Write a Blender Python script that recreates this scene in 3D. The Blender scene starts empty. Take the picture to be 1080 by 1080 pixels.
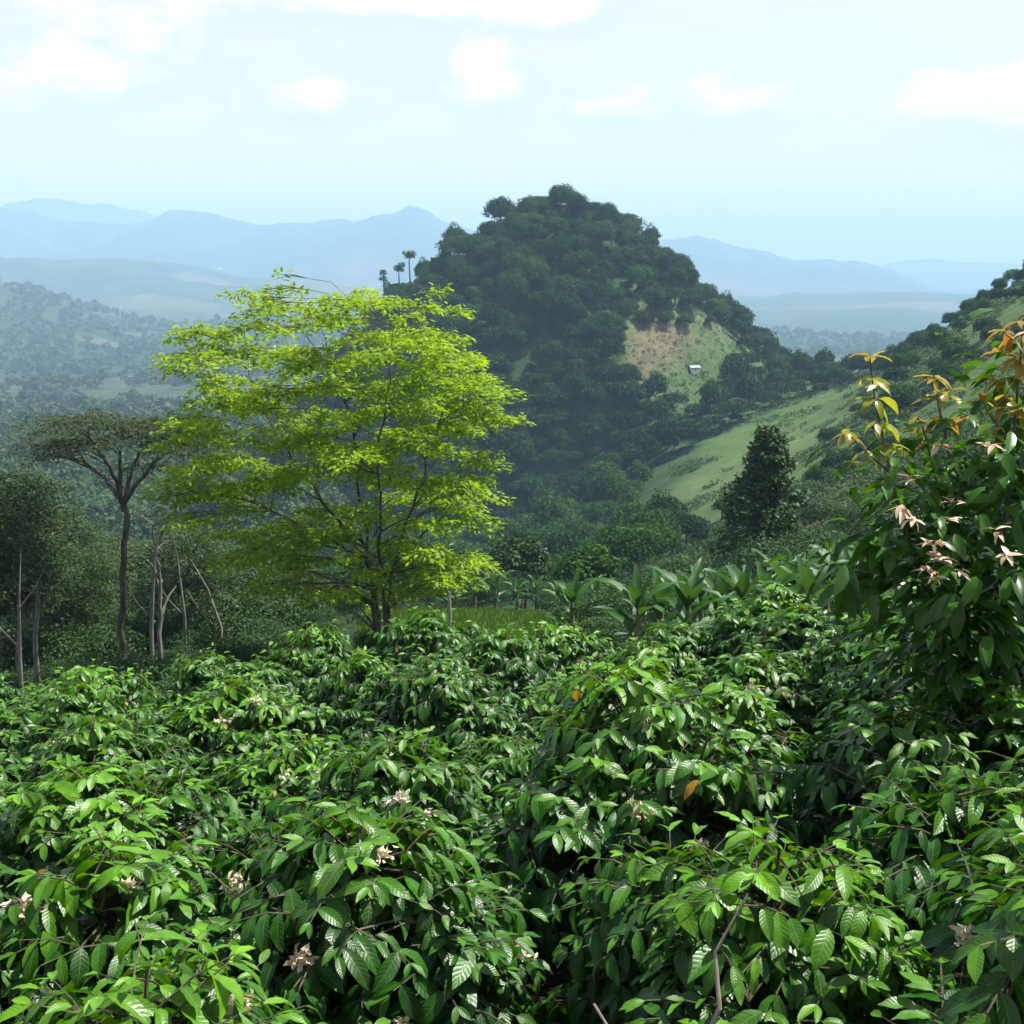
import bpy, math, random
import numpy as np
from mathutils import Vector

SC = bpy.context.scene
COL = SC.collection
R = math.radians
PI = math.pi

# ------------------------------------------------------------------ camera
FOV = R(45.0)
PITCH = R(10.85)
FPX = 540.0 / math.tan(FOV / 2)
cam_d = bpy.data.cameras.new("camera")
cam = bpy.data.objects.new("camera", cam_d)
COL.objects.link(cam)
cam_d.sensor_width = 36.0
cam_d.lens = 18.0 / math.tan(FOV / 2)
cam_d.clip_start = 0.05
cam_d.clip_end = 60000.0
cam.location = (0, 0, 0)
cam.rotation_euler = (PI / 2 - PITCH, 0, 0)
SC.camera = cam


def P(u, v, d):
    """world point at forward distance d seen at photo pixel (u, v) - used to measure the place"""
    dx = (u - 540.0) / FPX
    dy = (540.0 - v) / FPX
    fy = math.cos(PITCH) + dy * math.sin(PITCH)
    fz = -math.sin(PITCH) + dy * math.cos(PITCH)
    s = d / fy
    return (dx * s, d, fz * s)


# ------------------------------------------------------------------ noise
def _hash(ix, iy, seed):
    h = (ix.astype(np.int64) * 374761393 + iy.astype(np.int64) * 668265263 + seed * 1442695041) & 0xFFFFFFFF
    h = ((h ^ (h >> 13)) * 1274126177) & 0xFFFFFFFF
    h = (h ^ (h >> 16)) & 0xFFFFFF
    return h / float(0xFFFFFF)


def vnoise(x, y, seed=0):
    x = np.asarray(x, float); y = np.asarray(y, float)
    ix = np.floor(x); iy = np.floor(y)
    fx = x - ix; fy = y - iy
    fx = fx * fx * fx * (fx * (fx * 6 - 15) + 10); fy = fy * fy * fy * (fy * (fy * 6 - 15) + 10)
    a = _hash(ix, iy, seed); b = _hash(ix + 1, iy, seed)
    c = _hash(ix, iy + 1, seed); d = _hash(ix + 1, iy + 1, seed)
    return (a + (b - a) * fx) * (1 - fy) + (c + (d - c) * fx) * fy


def fbm(x, y, seed=0, oct=5, gain=0.5):
    s = 0; amp = 1; tot = 0
    for i in range(oct):
        s = s + amp * (vnoise(x, y, seed + i * 17) * 2 - 1); tot += amp
        amp *= gain; x = x * 2.03 + 7.1; y = y * 2.03 + 3.7
    return s / tot


def sstep(a, b, x):
    t = np.clip((x - a) / (b - a), 0, 1)
    return t * t * (3 - 2 * t)


# ------------------------------------------------------------------ terrain height
A_COLS = np.array([-1.2, -0.45, -0.30, -0.12, 0.0, 0.15, 0.25, 0.36, 0.46, 1.2])
Y_KN = np.array([13, 28, 42, 60, 100, 150, 200, 260, 320, 420, 600, 1000, 1600, 3000, 4500, 20000], float)
Z_KN = np.array([
    # 13   28    42    60    100  150  200  260  320  420   600   1000  1600  3000  4500  20000
    [-5.9, -10.5, -15, -20, -32, -44, -54, -63, -70, -78, -88, -104, -122, -125, -100, -60],
    [-5.7, -10.3, -14.5, -20, -33, -46, -56, -64, -71, -80, -90, -106, -125, -130, -100, -60],
    [-5.4, -9.8, -13.8, -19, -33, -48, -58, -67, -73, -80, -90, -108, -128, -132, -100, -60],
    [-5.1, -8.6, -11.6, -16, -29, -44, -56, -66, -72, -79, -92, -110, -128, -132, -110, -60],
    [-5.0, -9.0, -11.4, -16, -27, -42, -54, -64, -70, -76, -90, -110, -125, -130, -110, -60],
    [-4.8, -9.2, -12.6, -17, -25, -34, -41, -44, -43, -37, -75, -110, -125, -130, -110, -60],
    [-4.6, -8.8, -11.5, -14.5, -20.5, -26.5, -31, -34, -34.5, -31.5, -60, -110, -125, -130, -110, -60],
    [-4.3, -7.6, -9.6, -12, -17, -18.5, -15, -7.5, -9, -34, -70, -110, -125, -130, -110, -60],
    [-4.1, -6.0, -7.2, -8.5, -9, -6, 0, 7, 5, -22, -70, -110, -125, -130, -110, -60],
    [-3.5, -4.5, -5, -5.5, -5, 0, 8, 17, 15, -15, -70, -110, -125, -130, -110, -60],
])
_LY = np.log(Y_KN)
_GR = np.linspace(_LY[0], _LY[-1], 700)
_T = np.stack([np.interp(_GR, _LY, z) for z in Z_KN])
_k = np.exp(-0.5 * (np.arange(-18, 19) / 8.0) ** 2); _k /= _k.sum()
_T = np.stack([np.convolve(np.pad(r, 18, mode="edge"), _k, mode="valid") for r in _T])
_AG = np.linspace(-1.2, 1.2, 481)
_T2 = np.stack([np.interp(_AG, A_COLS, _T[:, j]) for j in range(_T.shape[1])], axis=1)
_ka = np.exp(-0.5 * (np.arange(-18, 19) / 7.0) ** 2); _ka /= _ka.sum()
_T2 = np.stack([np.convolve(np.pad(_T2[:, j], 18, mode="edge"), _ka, mode="valid") for j in range(_T2.shape[1])], axis=1)

HX, HY = 16.5, 430.0


def hill_drop(x, y):
    dx = x - HX; dy = y - HY
    sx = np.where(dx < 0, 1.0, 1.0)
    ang = np.arctan2(dy, dx)
    r = np.sqrt((dx / sx) ** 2 + dy ** 2)
    r = r * (1 + 0.03 * np.cos(5 * ang + 1.0) + 0.03 * np.cos(9 * ang + 2.2))
    rt = np.interp(r, [0, 8, 15, 25, 33, 43, 51, 66, 84, 110, 140, 400], [0, 1.2, 4, 11.5, 17.5, 24.5, 31, 43, 61, 90, 122, 400])
    lf = np.interp(r, [0, 8, 16, 28, 36, 46, 56, 63, 90, 130, 400], [0, 1.2, 4, 11.5, 17.5, 26, 34, 41, 70, 110, 400])
    w = 0.5 + 0.5 * np.cos(ang)
    w = w * w * (3 - 2 * w)
    return rt * w + lf * (1 - w)


def ridge_px(x, y, yc, wid, pts, seed, rough):
    """a mountain range at distance yc; pts = (azimuth slope a, crest height)"""
    a = x / np.maximum(y, 1.0)
    pa = np.array([p[0] for p in pts]); pz = np.array([p[1] for p in pts])
    crest = np.interp(a, pa, pz)
    crest = crest + rough * fbm(a * 26, y * 0 + 0.3, seed, 5, 0.55)
    t = (y - yc) / wid
    shape = np.exp(-0.5 * t * t)
    spur = 1 + 0.55 * fbm(x / (wid * 0.42), y / (wid * 0.9), seed + 5, 5, 0.55) * np.minimum(np.abs(t) * 1.3, 1)
    return (crest + 130) * shape * spur - 130


def azi(u):
    return (u - 540.0) / FPX * 0.985


def hz(u, v, d):
    return (azi(u), d * (290.0 - v) / FPX)


FAR1 = [hz(-900, 240, 8000), hz(-300, 215, 8000), hz(-60, 222, 8000), hz(0, 224, 8000), (azi(60), 8000 * 58 / FPX), hz(110, 237, 8000), hz(180, 232, 8000),
        hz(250, 241, 8000), hz(310, 238, 8000), hz(380, 233, 8000), hz(450, 231, 8000), hz(500, 246, 8000), hz(560, 270, 8000),
        hz(650, 266, 8000), hz(700, 258, 8000), hz(735, 254, 8000), hz(775, 264, 8000), hz(830, 272, 8000), hz(900, 277, 8000),
        hz(940, 285, 8000), hz(985, 304, 8000), hz(1080, 318, 8000), hz(1400, 330, 8000), hz(2000, 300, 8000)]
FAR2 = [hz(-900, 230, 11500), hz(0, 225, 11500), hz(60, 217, 11500), hz(130, 222, 11500), hz(220, 240, 11500), hz(500, 262, 11500), hz(900, 285, 11500), hz(960, 276, 11500), hz(1080, 280, 11500), hz(1700, 262, 11500)]
MID1 = [hz(-900, 300, 4600), hz(-200, 288, 4600), hz(-40, 280, 4600), hz(60, 277, 4600), hz(130, 272, 4600), hz(200, 282, 4600), hz(260, 292, 4600), hz(400, 305, 4600),
        hz(700, 318, 4600), hz(790, 312, 4600), hz(900, 308, 4600), hz(1000, 310, 4600), hz(1500, 318, 4600)]
MID2 = [hz(-900, 305, 2500), hz(-200, 300, 2500), hz(0, 300, 2500), hz(60, 312, 2500), hz(140, 336, 2500), hz(200, 345, 2500), hz(300, 338, 2500), hz(420, 350, 2500), hz(700, 372, 2500), hz(2000, 372, 2500)]


def height(x, y):
    x = np.asarray(x, float); y = np.asarray(y, float)
    yy = np.maximum(y, 1.0)
    a = np.clip(x / np.maximum(y, 8.0), -1.19, 1.19)
    xc = np.clip(x, -7, 6)
    near = -2.70 - 0.178 * y + np.where(x < 0, 0.085 * xc, (0.04 * xc + 0.035 * xc * xc) * sstep(1.5, 7.5, y)) + 0.06 * fbm(x * 0.8, y * 0.8, 3, 3)
    bank = sstep(1.3, 0.0, y)
    near = near * (1 - bank) + (-1.65) * bank
    ly = np.clip((np.log(yy) - _GR[0]) / (_GR[1] - _GR[0]), 0, len(_GR) - 1.001)
    la = (a + 1.2) / (_AG[1] - _AG[0])
    i = la.astype(int); j = ly.astype(int); fa = la - i; fj = ly - j
    far = (_T2[i, j] * (1 - fa) + _T2[i + 1, j] * fa) * (1 - fj) + (_T2[i, j + 1] * (1 - fa) + _T2[i + 1, j + 1] * fa) * fj
    far = far + sstep(20, 120, y) * 2.2 * fbm(x / 38, y / 38, 11, 4) + sstep(500, 1500, y) * 34 * fbm(x / 420, y / 420, 21, 5) * sstep(9000, 5000, y)
    w = sstep(10.5, 15.5, y)
    z = near * (1 - w) + far * w
    zh = 19.5 - hill_drop(x, y) + 1.7 * fbm(x / 22, y / 22, 33, 4)
    k = 9.0
    m = np.maximum(z, zh)
    dlt = np.clip(1 - np.abs(z - zh) / k, 0, 1)
    z = np.where((y > 150) & (y < 900), m + dlt * dlt * k * 0.25, z)
    if np.any(y > 1300):
        r = np.maximum.reduce([ridge_px(x, y, 8000, 1500, FAR1, 41, 48), ridge_px(x, y, 11500, 1300, FAR2, 51, 40),
                               ridge_px(x, y, 4600, 800, MID1, 61, 16), ridge_px(x, y, 2500, 420, MID2, 71, 12)])
        z = np.where(y > 1300, np.maximum(z, r), z)
    return z


def H(x, y):
    return float(height(np.array([x]), np.array([y]))[0])


# ------------------------------------------------------------------ mesh builder
class MB:
    def __init__(s):
        s.v = []; s.f = []; s.uv = []; s.rnd = []; s.yng = []; s.n = 0

    def add(s, v, f, uv=None, rnd=0.5, yng=0.0):
        v = np.asarray(v, np.float32).reshape(-1, 3); f = np.asarray(f, np.int64).reshape(-1, 4)
        s.v.append(v); s.f.append(f + s.n); s.n += len(v)
        s.uv.append(np.zeros((len(v), 2), np.float32) if uv is None else np.asarray(uv, np.float32).reshape(-1, 2))
        s.rnd.append(np.broadcast_to(np.asarray(rnd, np.float32), (len(f),)).copy())
        s.yng.append(np.broadcast_to(np.asarray(yng, np.float32), (len(f),)).copy())

    def tube(s, pts, rad, sides=6, rnd=0.5, jitter=0.0, rng=None):
        pts = np.asarray(pts, float); n = len(pts)
        rad = np.broadcast_to(np.asarray(rad, float), (n,))
        tg = np.gradient(pts, axis=0); tg /= np.linalg.norm(tg, axis=1)[:, None] + 1e-9
        ref = np.array([0.31, 0.22, 0.93]) if abs(tg[0, 2]) < 0.8 else np.array([0.95, 0.2, 0.1])
        a = np.cross(tg, ref); a /= np.linalg.norm(a, axis=1)[:, None] + 1e-9
        b = np.cross(tg, a)
        th = np.arange(sides) * 2 * PI / sides
        rr = rad[:, None] * np.ones(sides)
        if jitter and rng is not None:
            rr = rr * (1 + jitter * rng.standard_normal(rr.shape))
        v = pts[:, None, :] + rr[:, :, None] * (np.cos(th)[None, :, None] * a[:, None, :] + np.sin(th)[None, :, None] * b[:, None, :])
        f = []
        for i in range(n - 1):
            for k in range(sides):
                k2 = (k + 1) % sides
                f.append((i * sides + k, i * sides + k2, (i + 1) * sides + k2, (i + 1) * sides + k))
        s.add(v, f, None, rnd)

    def leaves(s, Pt, D, N, L, W, bend=0.3, fold=0.2, wave=0.0, nt=4, ns=2, prof=None, rng=None, rnd=None, yng=0.0):
        Pt = np.asarray(Pt, float); n = len(Pt)
        if n == 0: return
        D = np.asarray(D, float); D = D / (np.linalg.norm(D, axis=1)[:, None] + 1e-9)
        S = np.cross(D, np.asarray(N, float)); S /= np.linalg.norm(S, axis=1)[:, None] + 1e-9
        N = np.cross(S, D)
        bc = lambda q: np.broadcast_to(np.asarray(q, float), (n,))
        L = bc(L); W = bc(W); bend = bc(bend).copy(); fold = bc(fold); wave = bc(wave); yng = bc(yng)
        bend[np.abs(bend) < 0.02] = 0.02
        t = np.linspace(0, 1, nt + 1); q = np.linspace(-1, 1, ns + 1)
        hw = prof(t) if prof is not None else np.sin(PI * np.clip(t, 0.02, 0.99) ** 0.85)
        bt = bend[:, None] * t[None, :]
        cx = np.sin(bt) / bend[:, None]; cz = -(1 - np.cos(bt)) / bend[:, None]
        Dn = D[:, None, :]; Nn = N[:, None, :]
        cen = Pt[:, None, :] + L[:, None, None] * (cx[..., None] * Dn + cz[..., None] * Nn)
        nl = np.sin(bt)[..., None] * Dn + np.cos(bt)[..., None] * Nn
        half = W[:, None] * 0.5 * hw[None, :]
        ph = rng.random(n) * 6.28 if rng is not None else np.zeros(n)
        wv = wave[:, None] * L[:, None] * np.sin(2 * PI * 2.5 * t[None, :] + ph[:, None])
        aq = np.abs(q)
        v = (cen[:, :, None, :] + S[:, None, None, :] * (half * np.cos(fold)[:, None])[:, :, None, None] * q[None, None, :, None]
             + nl[:, :, None, :] * ((half * np.sin(fold)[:, None])[:, :, None] * aq[None, None, :] + wv[:, :, None] * (aq * np.sign(q + 0.001))[None, None, :])[..., None])
        M = (nt + 1) * (ns + 1)
        base = []
        for i in range(nt):
            for k in range(ns):
                base.append((i * (ns + 1) + k, i * (ns + 1) + k + 1, (i + 1) * (ns + 1) + k + 1, (i + 1) * (ns + 1) + k))
        base = np.array(base)
        f = (base[None] + (np.arange(n) * M)[:, None, None]).reshape(-1, 4)
        uv = np.stack(np.meshgrid(t, q, indexing="ij"), -1).reshape(1, M, 2).repeat(n, 0)
        if rnd is None:
            rnd = rng.random(n) if rng is not None else np.full(n, .5)
        s.add(v.reshape(-1, 3), f, uv.reshape(-1, 2), np.repeat(rnd, len(base)), np.repeat(yng, len(base)))

    def cards(s, Pt, D, N, L, W, rnd, yng=0.0):
        """single rhombic leaf faces, slightly folded through their own tilt"""
        n = len(Pt)
        if n == 0: return
        D = D / (np.linalg.norm(D, axis=1)[:, None] + 1e-9)
        S = np.cross(D, N); S /= np.linalg.norm(S, axis=1)[:, None] + 1e-9
        L = np.broadcast_to(L, (n,))[:, None]; W = np.broadcast_to(W, (n,))[:, None]
        v = np.stack([Pt, Pt + D * L * 0.45 + S * W * 0.5, Pt + D * L, Pt + D * L * 0.45 - S * W * 0.5], 1)
        f = np.arange(n * 4).reshape(n, 4)
        s.add(v.reshape(-1, 3), f, None, rnd, yng)

    def box(s, x0, x1, y0, y1, z0, z1, rnd=.5):
        v = [(x, y, z) for x in (x0, x1) for y in (y0, y1) for z in (z0, z1)]
        s.add(v, [(0, 1, 3, 2), (4, 6, 7, 5), (0, 4, 5, 1), (2, 3, 7, 6), (0, 2, 6, 4), (1, 5, 7, 3)], None, rnd)

    def arrays(s):
        return np.concatenate(s.v), np.concatenate(s.f), np.concatenate(s.uv), np.concatenate(s.rnd), np.concatenate(s.yng)

    def mesh(s, name, mat, smooth=False):
        v, f, uv, rnd, yng = s.arrays()
        me = bpy.data.meshes.new(name)
        me.vertices.add(len(v)); me.vertices.foreach_set("co", v.ravel())
        me.loops.add(f.size); me.loops.foreach_set("vertex_index", f.ravel().astype(np.int32))
        me.polygons.add(len(f)); me.polygons.foreach_set("loop_start", np.arange(0, f.size, 4, dtype=np.int32))
        me.update(calc_edges=True)
        l = me.uv_layers.new(name="UVMap"); l.data.foreach_set("uv", uv[f.ravel()].ravel().astype(np.float32))
        for nm, arr in (("rnd", rnd), ("yng", yng)):
            at = me.attributes.new(nm, "FLOAT", "FACE"); at.data.foreach_set("value", arr.astype(np.float32))
        me.polygons.foreach_set("use_smooth", np.full(len(f), smooth, bool))
        me.materials.append(mat)
        return me

    def build(s, name, mat, parent=None, smooth=False):
        return link(name, s.mesh(name, mat, smooth), parent)


def link(name, data, parent=None):
    o = bpy.data.objects.new(name, data); COL.objects.link(o)
    if parent is not None: o.parent = parent
    return o


def tag(o, label=None, cat=None, group=None, kind=None):
    if label: o["label"] = label
    if cat: o["category"] = cat
    if group: o["group"] = group
    if kind: o["kind"] = kind
    return o


def empty(name, loc, rz=0.0, sc=1.0):
    o = bpy.data.objects.new(name, None); COL.objects.link(o)
    o.empty_display_size = 0.2
    o.location = loc; o.rotation_euler = (0, 0, rz); o.scale = (sc, sc, sc)
    return o


KIDS = {}


def copy_tree(root, parts, loc, rz, sc):
    """copy of a thing and each of its parts"""
    c = root.copy(); COL.objects.link(c)
    c.location = loc; c.rotation_euler = (0, 0, rz)
    c.scale = sc if hasattr(sc, "__len__") else (sc, sc, sc)
    out = []
    for p in parts:
        q = p.copy(); COL.objects.link(q); q.parent = c; out.append(q)
    return c


# ------------------------------------------------------------------ materials
def new_mat(name):
    m = bpy.data.materials.new(name); m.use_nodes = True
    nt = m.node_tree; nt.nodes.clear()
    out = nt.nodes.new("ShaderNodeOutputMaterial")
    return m, nt, out


def N_(nt, t, **kw):
    n = nt.nodes.new(t)
    for k, v in kw.items():
        if k.startswith("i_"):
            n.inputs[k[2:].replace("_", " ")].default_value = v
        else:
            setattr(n, k, v)
    return n


def math_(nt, op, a, b=None, clamp=False):
    n = nt.nodes.new("ShaderNodeMath"); n.operation = op; n.use_clamp = clamp
    for i, q in enumerate((a, b)):
        if q is None: continue
        if hasattr(q, "links"): nt.links.new(q, n.inputs[i])
        else: n.inputs[i].default_value = q
    return n.outputs[0]


def mix_(nt, fac, a, b):
    n = nt.nodes.new("ShaderNodeMix"); n.data_type = "RGBA"
    for i, q in ((0, fac), (6, a), (7, b)):
        if hasattr(q, "links"): nt.links.new(q, n.inputs[i])
        elif i == 0: n.inputs[i].default_value = q
        else: n.inputs[i].default_value = (*q, 1)
    return n.outputs[2]


def leaf_mat(name, dark, light, young=None, trans=0.3, rough=0.5, spec=0.5, ribs=False, tboost=1.7, objvar=0.35):
    m, nt, out = new_mat(name)
    L = nt.links.new
    rnd = N_(nt, "ShaderNodeAttribute", attribute_name="rnd").outputs["Fac"]
    oi = N_(nt, "ShaderNodeObjectInfo").outputs["Random"]
    f = math_(nt, "ADD", math_(nt, "MULTIPLY", rnd, 1 - objvar), math_(nt, "MULTIPLY", oi, objvar))
    col = mix_(nt, f, dark, light)
    if young:
        y = N_(nt, "ShaderNodeAttribute", attribute_name="yng").outputs["Fac"]
        col = mix_(nt, y, col, young)
    pr = N_(nt, "ShaderNodeBsdfPrincipled")
    pr.inputs["Roughness"].default_value = rough
    pr.inputs["Specular IOR Level"].default_value = spec
    if ribs:
        odd = math_(nt, "GREATER_THAN", rnd, 0.9982)
        col = mix_(nt, odd, col, (0.34, 0.19, 0.02))
        to = N_(nt, "ShaderNodeTexCoord"); ns_ = N_(nt, "ShaderNodeTexNoise"); ns_.inputs["Scale"].default_value = 34; ns_.inputs["Detail"].default_value = 4
        L(to.outputs["Object"], ns_.inputs[0])
        sc_ = N_(nt, "ShaderNodeVectorMath", operation="SCALE"); L(col, sc_.inputs[0]); L(math_(nt, "ADD", 0.55, math_(nt, "MULTIPLY", ns_.outputs[0], 0.9)), sc_.inputs["Scale"])
        col = sc_.outputs[0]
        L(math_(nt, "ADD", 0.24, math_(nt, "MULTIPLY", ns_.outputs[0], 0.30)), pr.inputs["Roughness"])
        uv = N_(nt, "ShaderNodeUVMap", uv_map="UVMap")
        sep = N_(nt, "ShaderNodeSeparateXYZ"); L(uv.outputs[0], sep.inputs[0])
        av = math_(nt, "ABSOLUTE", sep.outputs[1])
        ph = math_(nt, "MULTIPLY", math_(nt, "SUBTRACT", sep.outputs[0], math_(nt, "MULTIPLY", av, 0.16)), 2 * PI * 9)
        rib = math_(nt, "ABSOLUTE", math_(nt, "SINE", math_(nt, "MULTIPLY", ph, 0.5)))
        mid = math_(nt, "MINIMUM", math_(nt, "MULTIPLY", av, 6.0), 1.0)
        hgt = math_(nt, "MULTIPLY", math_(nt, "POWER", rib, 0.7), mid)
        bp = N_(nt, "ShaderNodeBump"); bp.inputs["Strength"].default_value = 0.3; bp.inputs["Distance"].default_value = 0.0026
        L(hgt, bp.inputs["Height"]); L(bp.outputs[0], pr.inputs["Normal"])
        vein = math_(nt, "SUBTRACT", 1.0, math_(nt, "MINIMUM", math_(nt, "MULTIPLY", av, 14.0), 1.0))
        vein = math_(nt, "MULTIPLY", vein, 0.55)
        col = mix_(nt, vein, col, (0.16, 0.26, 0.06))
    L(col, pr.inputs["Base Color"])
    tr = N_(nt, "ShaderNodeBsdfTranslucent")
    tc = N_(nt, "ShaderNodeMix", data_type="RGBA", blend_type="MULTIPLY"); tc.inputs[0].default_value = 1.0
    L(col, tc.inputs[6]); tc.inputs[7].default_value = (tboost * 1.15, tboost * 1.0, tboost * 0.45, 1)
    L(tc.outputs[2], tr.inputs[0])
    mx = N_(nt, "ShaderNodeMixShader"); mx.inputs[0].default_value = trans
    L(pr.outputs[0], mx.inputs[1]); L(tr.outputs[0], mx.inputs[2]); L(mx.outputs[0], out.inputs[0])
    return m


def bark_mat(name, c1, c2, scale=8.0, rough=0.85):
    m, nt, out = new_mat(name)
    L = nt.links.new
    tc = N_(nt, "ShaderNodeTexCoord")
    mp = N_(nt, "ShaderNodeMapping"); mp.inputs["Scale"].default_value = (1, 1, 0.35); L(tc.outputs["Object"], mp.inputs[0])
    no = N_(nt, "ShaderNodeTexNoise"); no.inputs["Scale"].default_value = scale; no.inputs["Detail"].default_value = 6
    L(mp.outputs[0], no.inputs[0])
    rp = math_(nt, "MULTIPLY", math_(nt, "SUBTRACT", no.outputs[0], 0.35), 3.0, True)
    pr = N_(nt, "ShaderNodeBsdfPrincipled"); pr.inputs["Roughness"].default_value = rough
    L(mix_(nt, rp, c1, c2), pr.inputs["Base Color"])
    bp = N_(nt, "ShaderNodeBump"); bp.inputs["Strength"].default_value = 0.5; bp.inputs["Distance"].default_value = 0.02
    L(no.outputs[0], bp.inputs["Height"]); L(bp.outputs[0], pr.inputs["Normal"])
    L(pr.outputs[0], out.inputs[0])
    return m


def plain_mat(name, c, rough=0.6, var=0.25, scale=3.0):
    m, nt, out = new_mat(name)
    tc = N_(nt, "ShaderNodeTexCoord")
    no = N_(nt, "ShaderNodeTexNoise"); no.inputs["Scale"].default_value = scale; no.inputs["Detail"].default_value = 5
    nt.links.new(tc.outputs["Object"], no.inputs[0])
    pr = N_(nt, "ShaderNodeBsdfPrincipled"); pr.inputs["Roughness"].default_value = rough
    nt.links.new(mix_(nt, no.outputs[0], tuple(q * (1 - var) for q in c), tuple(min(1, q * (1 + var)) for q in c)), pr.inputs["Base Color"])
    nt.links.new(pr.outputs[0], out.inputs[0])
    return m


M = {}
M["coffee"] = leaf_mat("coffee_leaf", (0.004, 0.032, 0.003), (0.020, 0.114, 0.004), (0.135, 0.330, 0.007), trans=0.26, rough=0.30, spec=0.45, ribs=True, tboost=1.7, objvar=0.2)
M["coffee_stem"] = bark_mat("coffee_bark", (0.028, 0.024, 0.010), (0.10, 0.085, 0.050), 25)
M["pale_twig"] = bark_mat("dry_twig", (0.22, 0.18, 0.13), (0.42, 0.37, 0.30), 18)
M["petal"] = leaf_mat("coffee_petal", (0.60, 0.45, 0.32), (0.86, 0.80, 0.68), trans=0.2, rough=0.6, spec=0.3, tboost=1.0)
M["lime"] = leaf_mat("lime_leaf", (0.10, 0.215, 0.007), (0.31, 0.46, 0.016), trans=0.46, rough=0.55, spec=0.3, tboost=1.5, objvar=0.0)
M["dark"] = leaf_mat("dark_leaf", (0.014, 0.042, 0.008), (0.050, 0.096, 0.018), trans=0.25, rough=0.6, spec=0.3, objvar=0.5)  # dark leaf colour also stands in for cloud shade over the left wood
M["olive"] = leaf_mat("olive_leaf", (0.022, 0.044, 0.012), (0.055, 0.085, 0.022), trans=0.25, rough=0.6, spec=0.3, objvar=0.5)
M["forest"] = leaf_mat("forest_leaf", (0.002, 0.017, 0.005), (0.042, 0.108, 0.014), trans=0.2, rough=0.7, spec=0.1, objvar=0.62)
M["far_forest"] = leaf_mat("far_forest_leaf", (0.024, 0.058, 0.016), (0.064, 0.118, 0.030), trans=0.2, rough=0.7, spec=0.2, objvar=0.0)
M["shrub"] = leaf_mat("undergrowth_leaf", (0.010, 0.034, 0.008), (0.036, 0.086, 0.016), trans=0.22, rough=0.6, spec=0.25, objvar=0.5)
M["scrub"] = leaf_mat("scrub_leaf", (0.022, 0.058, 0.014), (0.080, 0.125, 0.036), trans=0.2, rough=0.7, spec=0.2, objvar=0.0)
M["banana"] = leaf_mat("banana_leaf", (0.016, 0.066, 0.014), (0.044, 0.125, 0.024), trans=0.30, rough=0.5, spec=0.35, tboost=1.6, objvar=0.3)
M["banana_stem"] = bark_mat("banana_stem", (0.08, 0.09, 0.03), (0.20, 0.17, 0.08), 6, 0.6)
M["bark"] = bark_mat("dark_bark", (0.030, 0.025, 0.020), (0.13, 0.112, 0.09), 9)
M["pale_bark"] = bark_mat("pale_bark", (0.085, 0.080, 0.068), (0.25, 0.24, 0.205), 6)
M["mature"] = leaf_mat("shrub_mature_leaf", (0.014, 0.060, 0.005), (0.050, 0.150, 0.010), trans=0.32, rough=0.36, spec=0.4, tboost=1.9, objvar=0)
M["bronze"] = leaf_mat("shrub_young_leaf", (0.20, 0.105, 0.028), (0.31, 0.27, 0.05), (0.22, 0.31, 0.03), trans=0.45, rough=0.3, spec=0.6, tboost=1.5, objvar=0)
M["dry"] = leaf_mat("shrub_pale_bract", (0.40, 0.27, 0.17), (0.72, 0.63, 0.50), trans=0.2, rough=0.5, spec=0.4, tboost=1.1, objvar=0)
M["grass"] = leaf_mat("grass_blade", (0.045, 0.10, 0.014), (0.09, 0.165, 0.026), trans=0.25, rough=0.6, spec=0.2, objvar=0)
M["litter"] = leaf_mat("leaf_litter", (0.06, 0.035, 0.018), (0.24, 0.16, 0.09), trans=0.1, rough=0.8, spec=0.2, objvar=0)
M["white_wall"] = plain_mat("white_wall", (0.78, 0.77, 0.74), 0.8, 0.06)
M["zinc"] = plain_mat("zinc_roof", (0.70, 0.72, 0.74), 0.45, 0.1)
M["rust"] = plain_mat("rusty_roof", (0.30, 0.13, 0.08), 0.7, 0.2)
M["post"] = bark_mat("weathered_post", (0.20, 0.19, 0.17), (0.36, 0.34, 0.31), 9)


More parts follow.
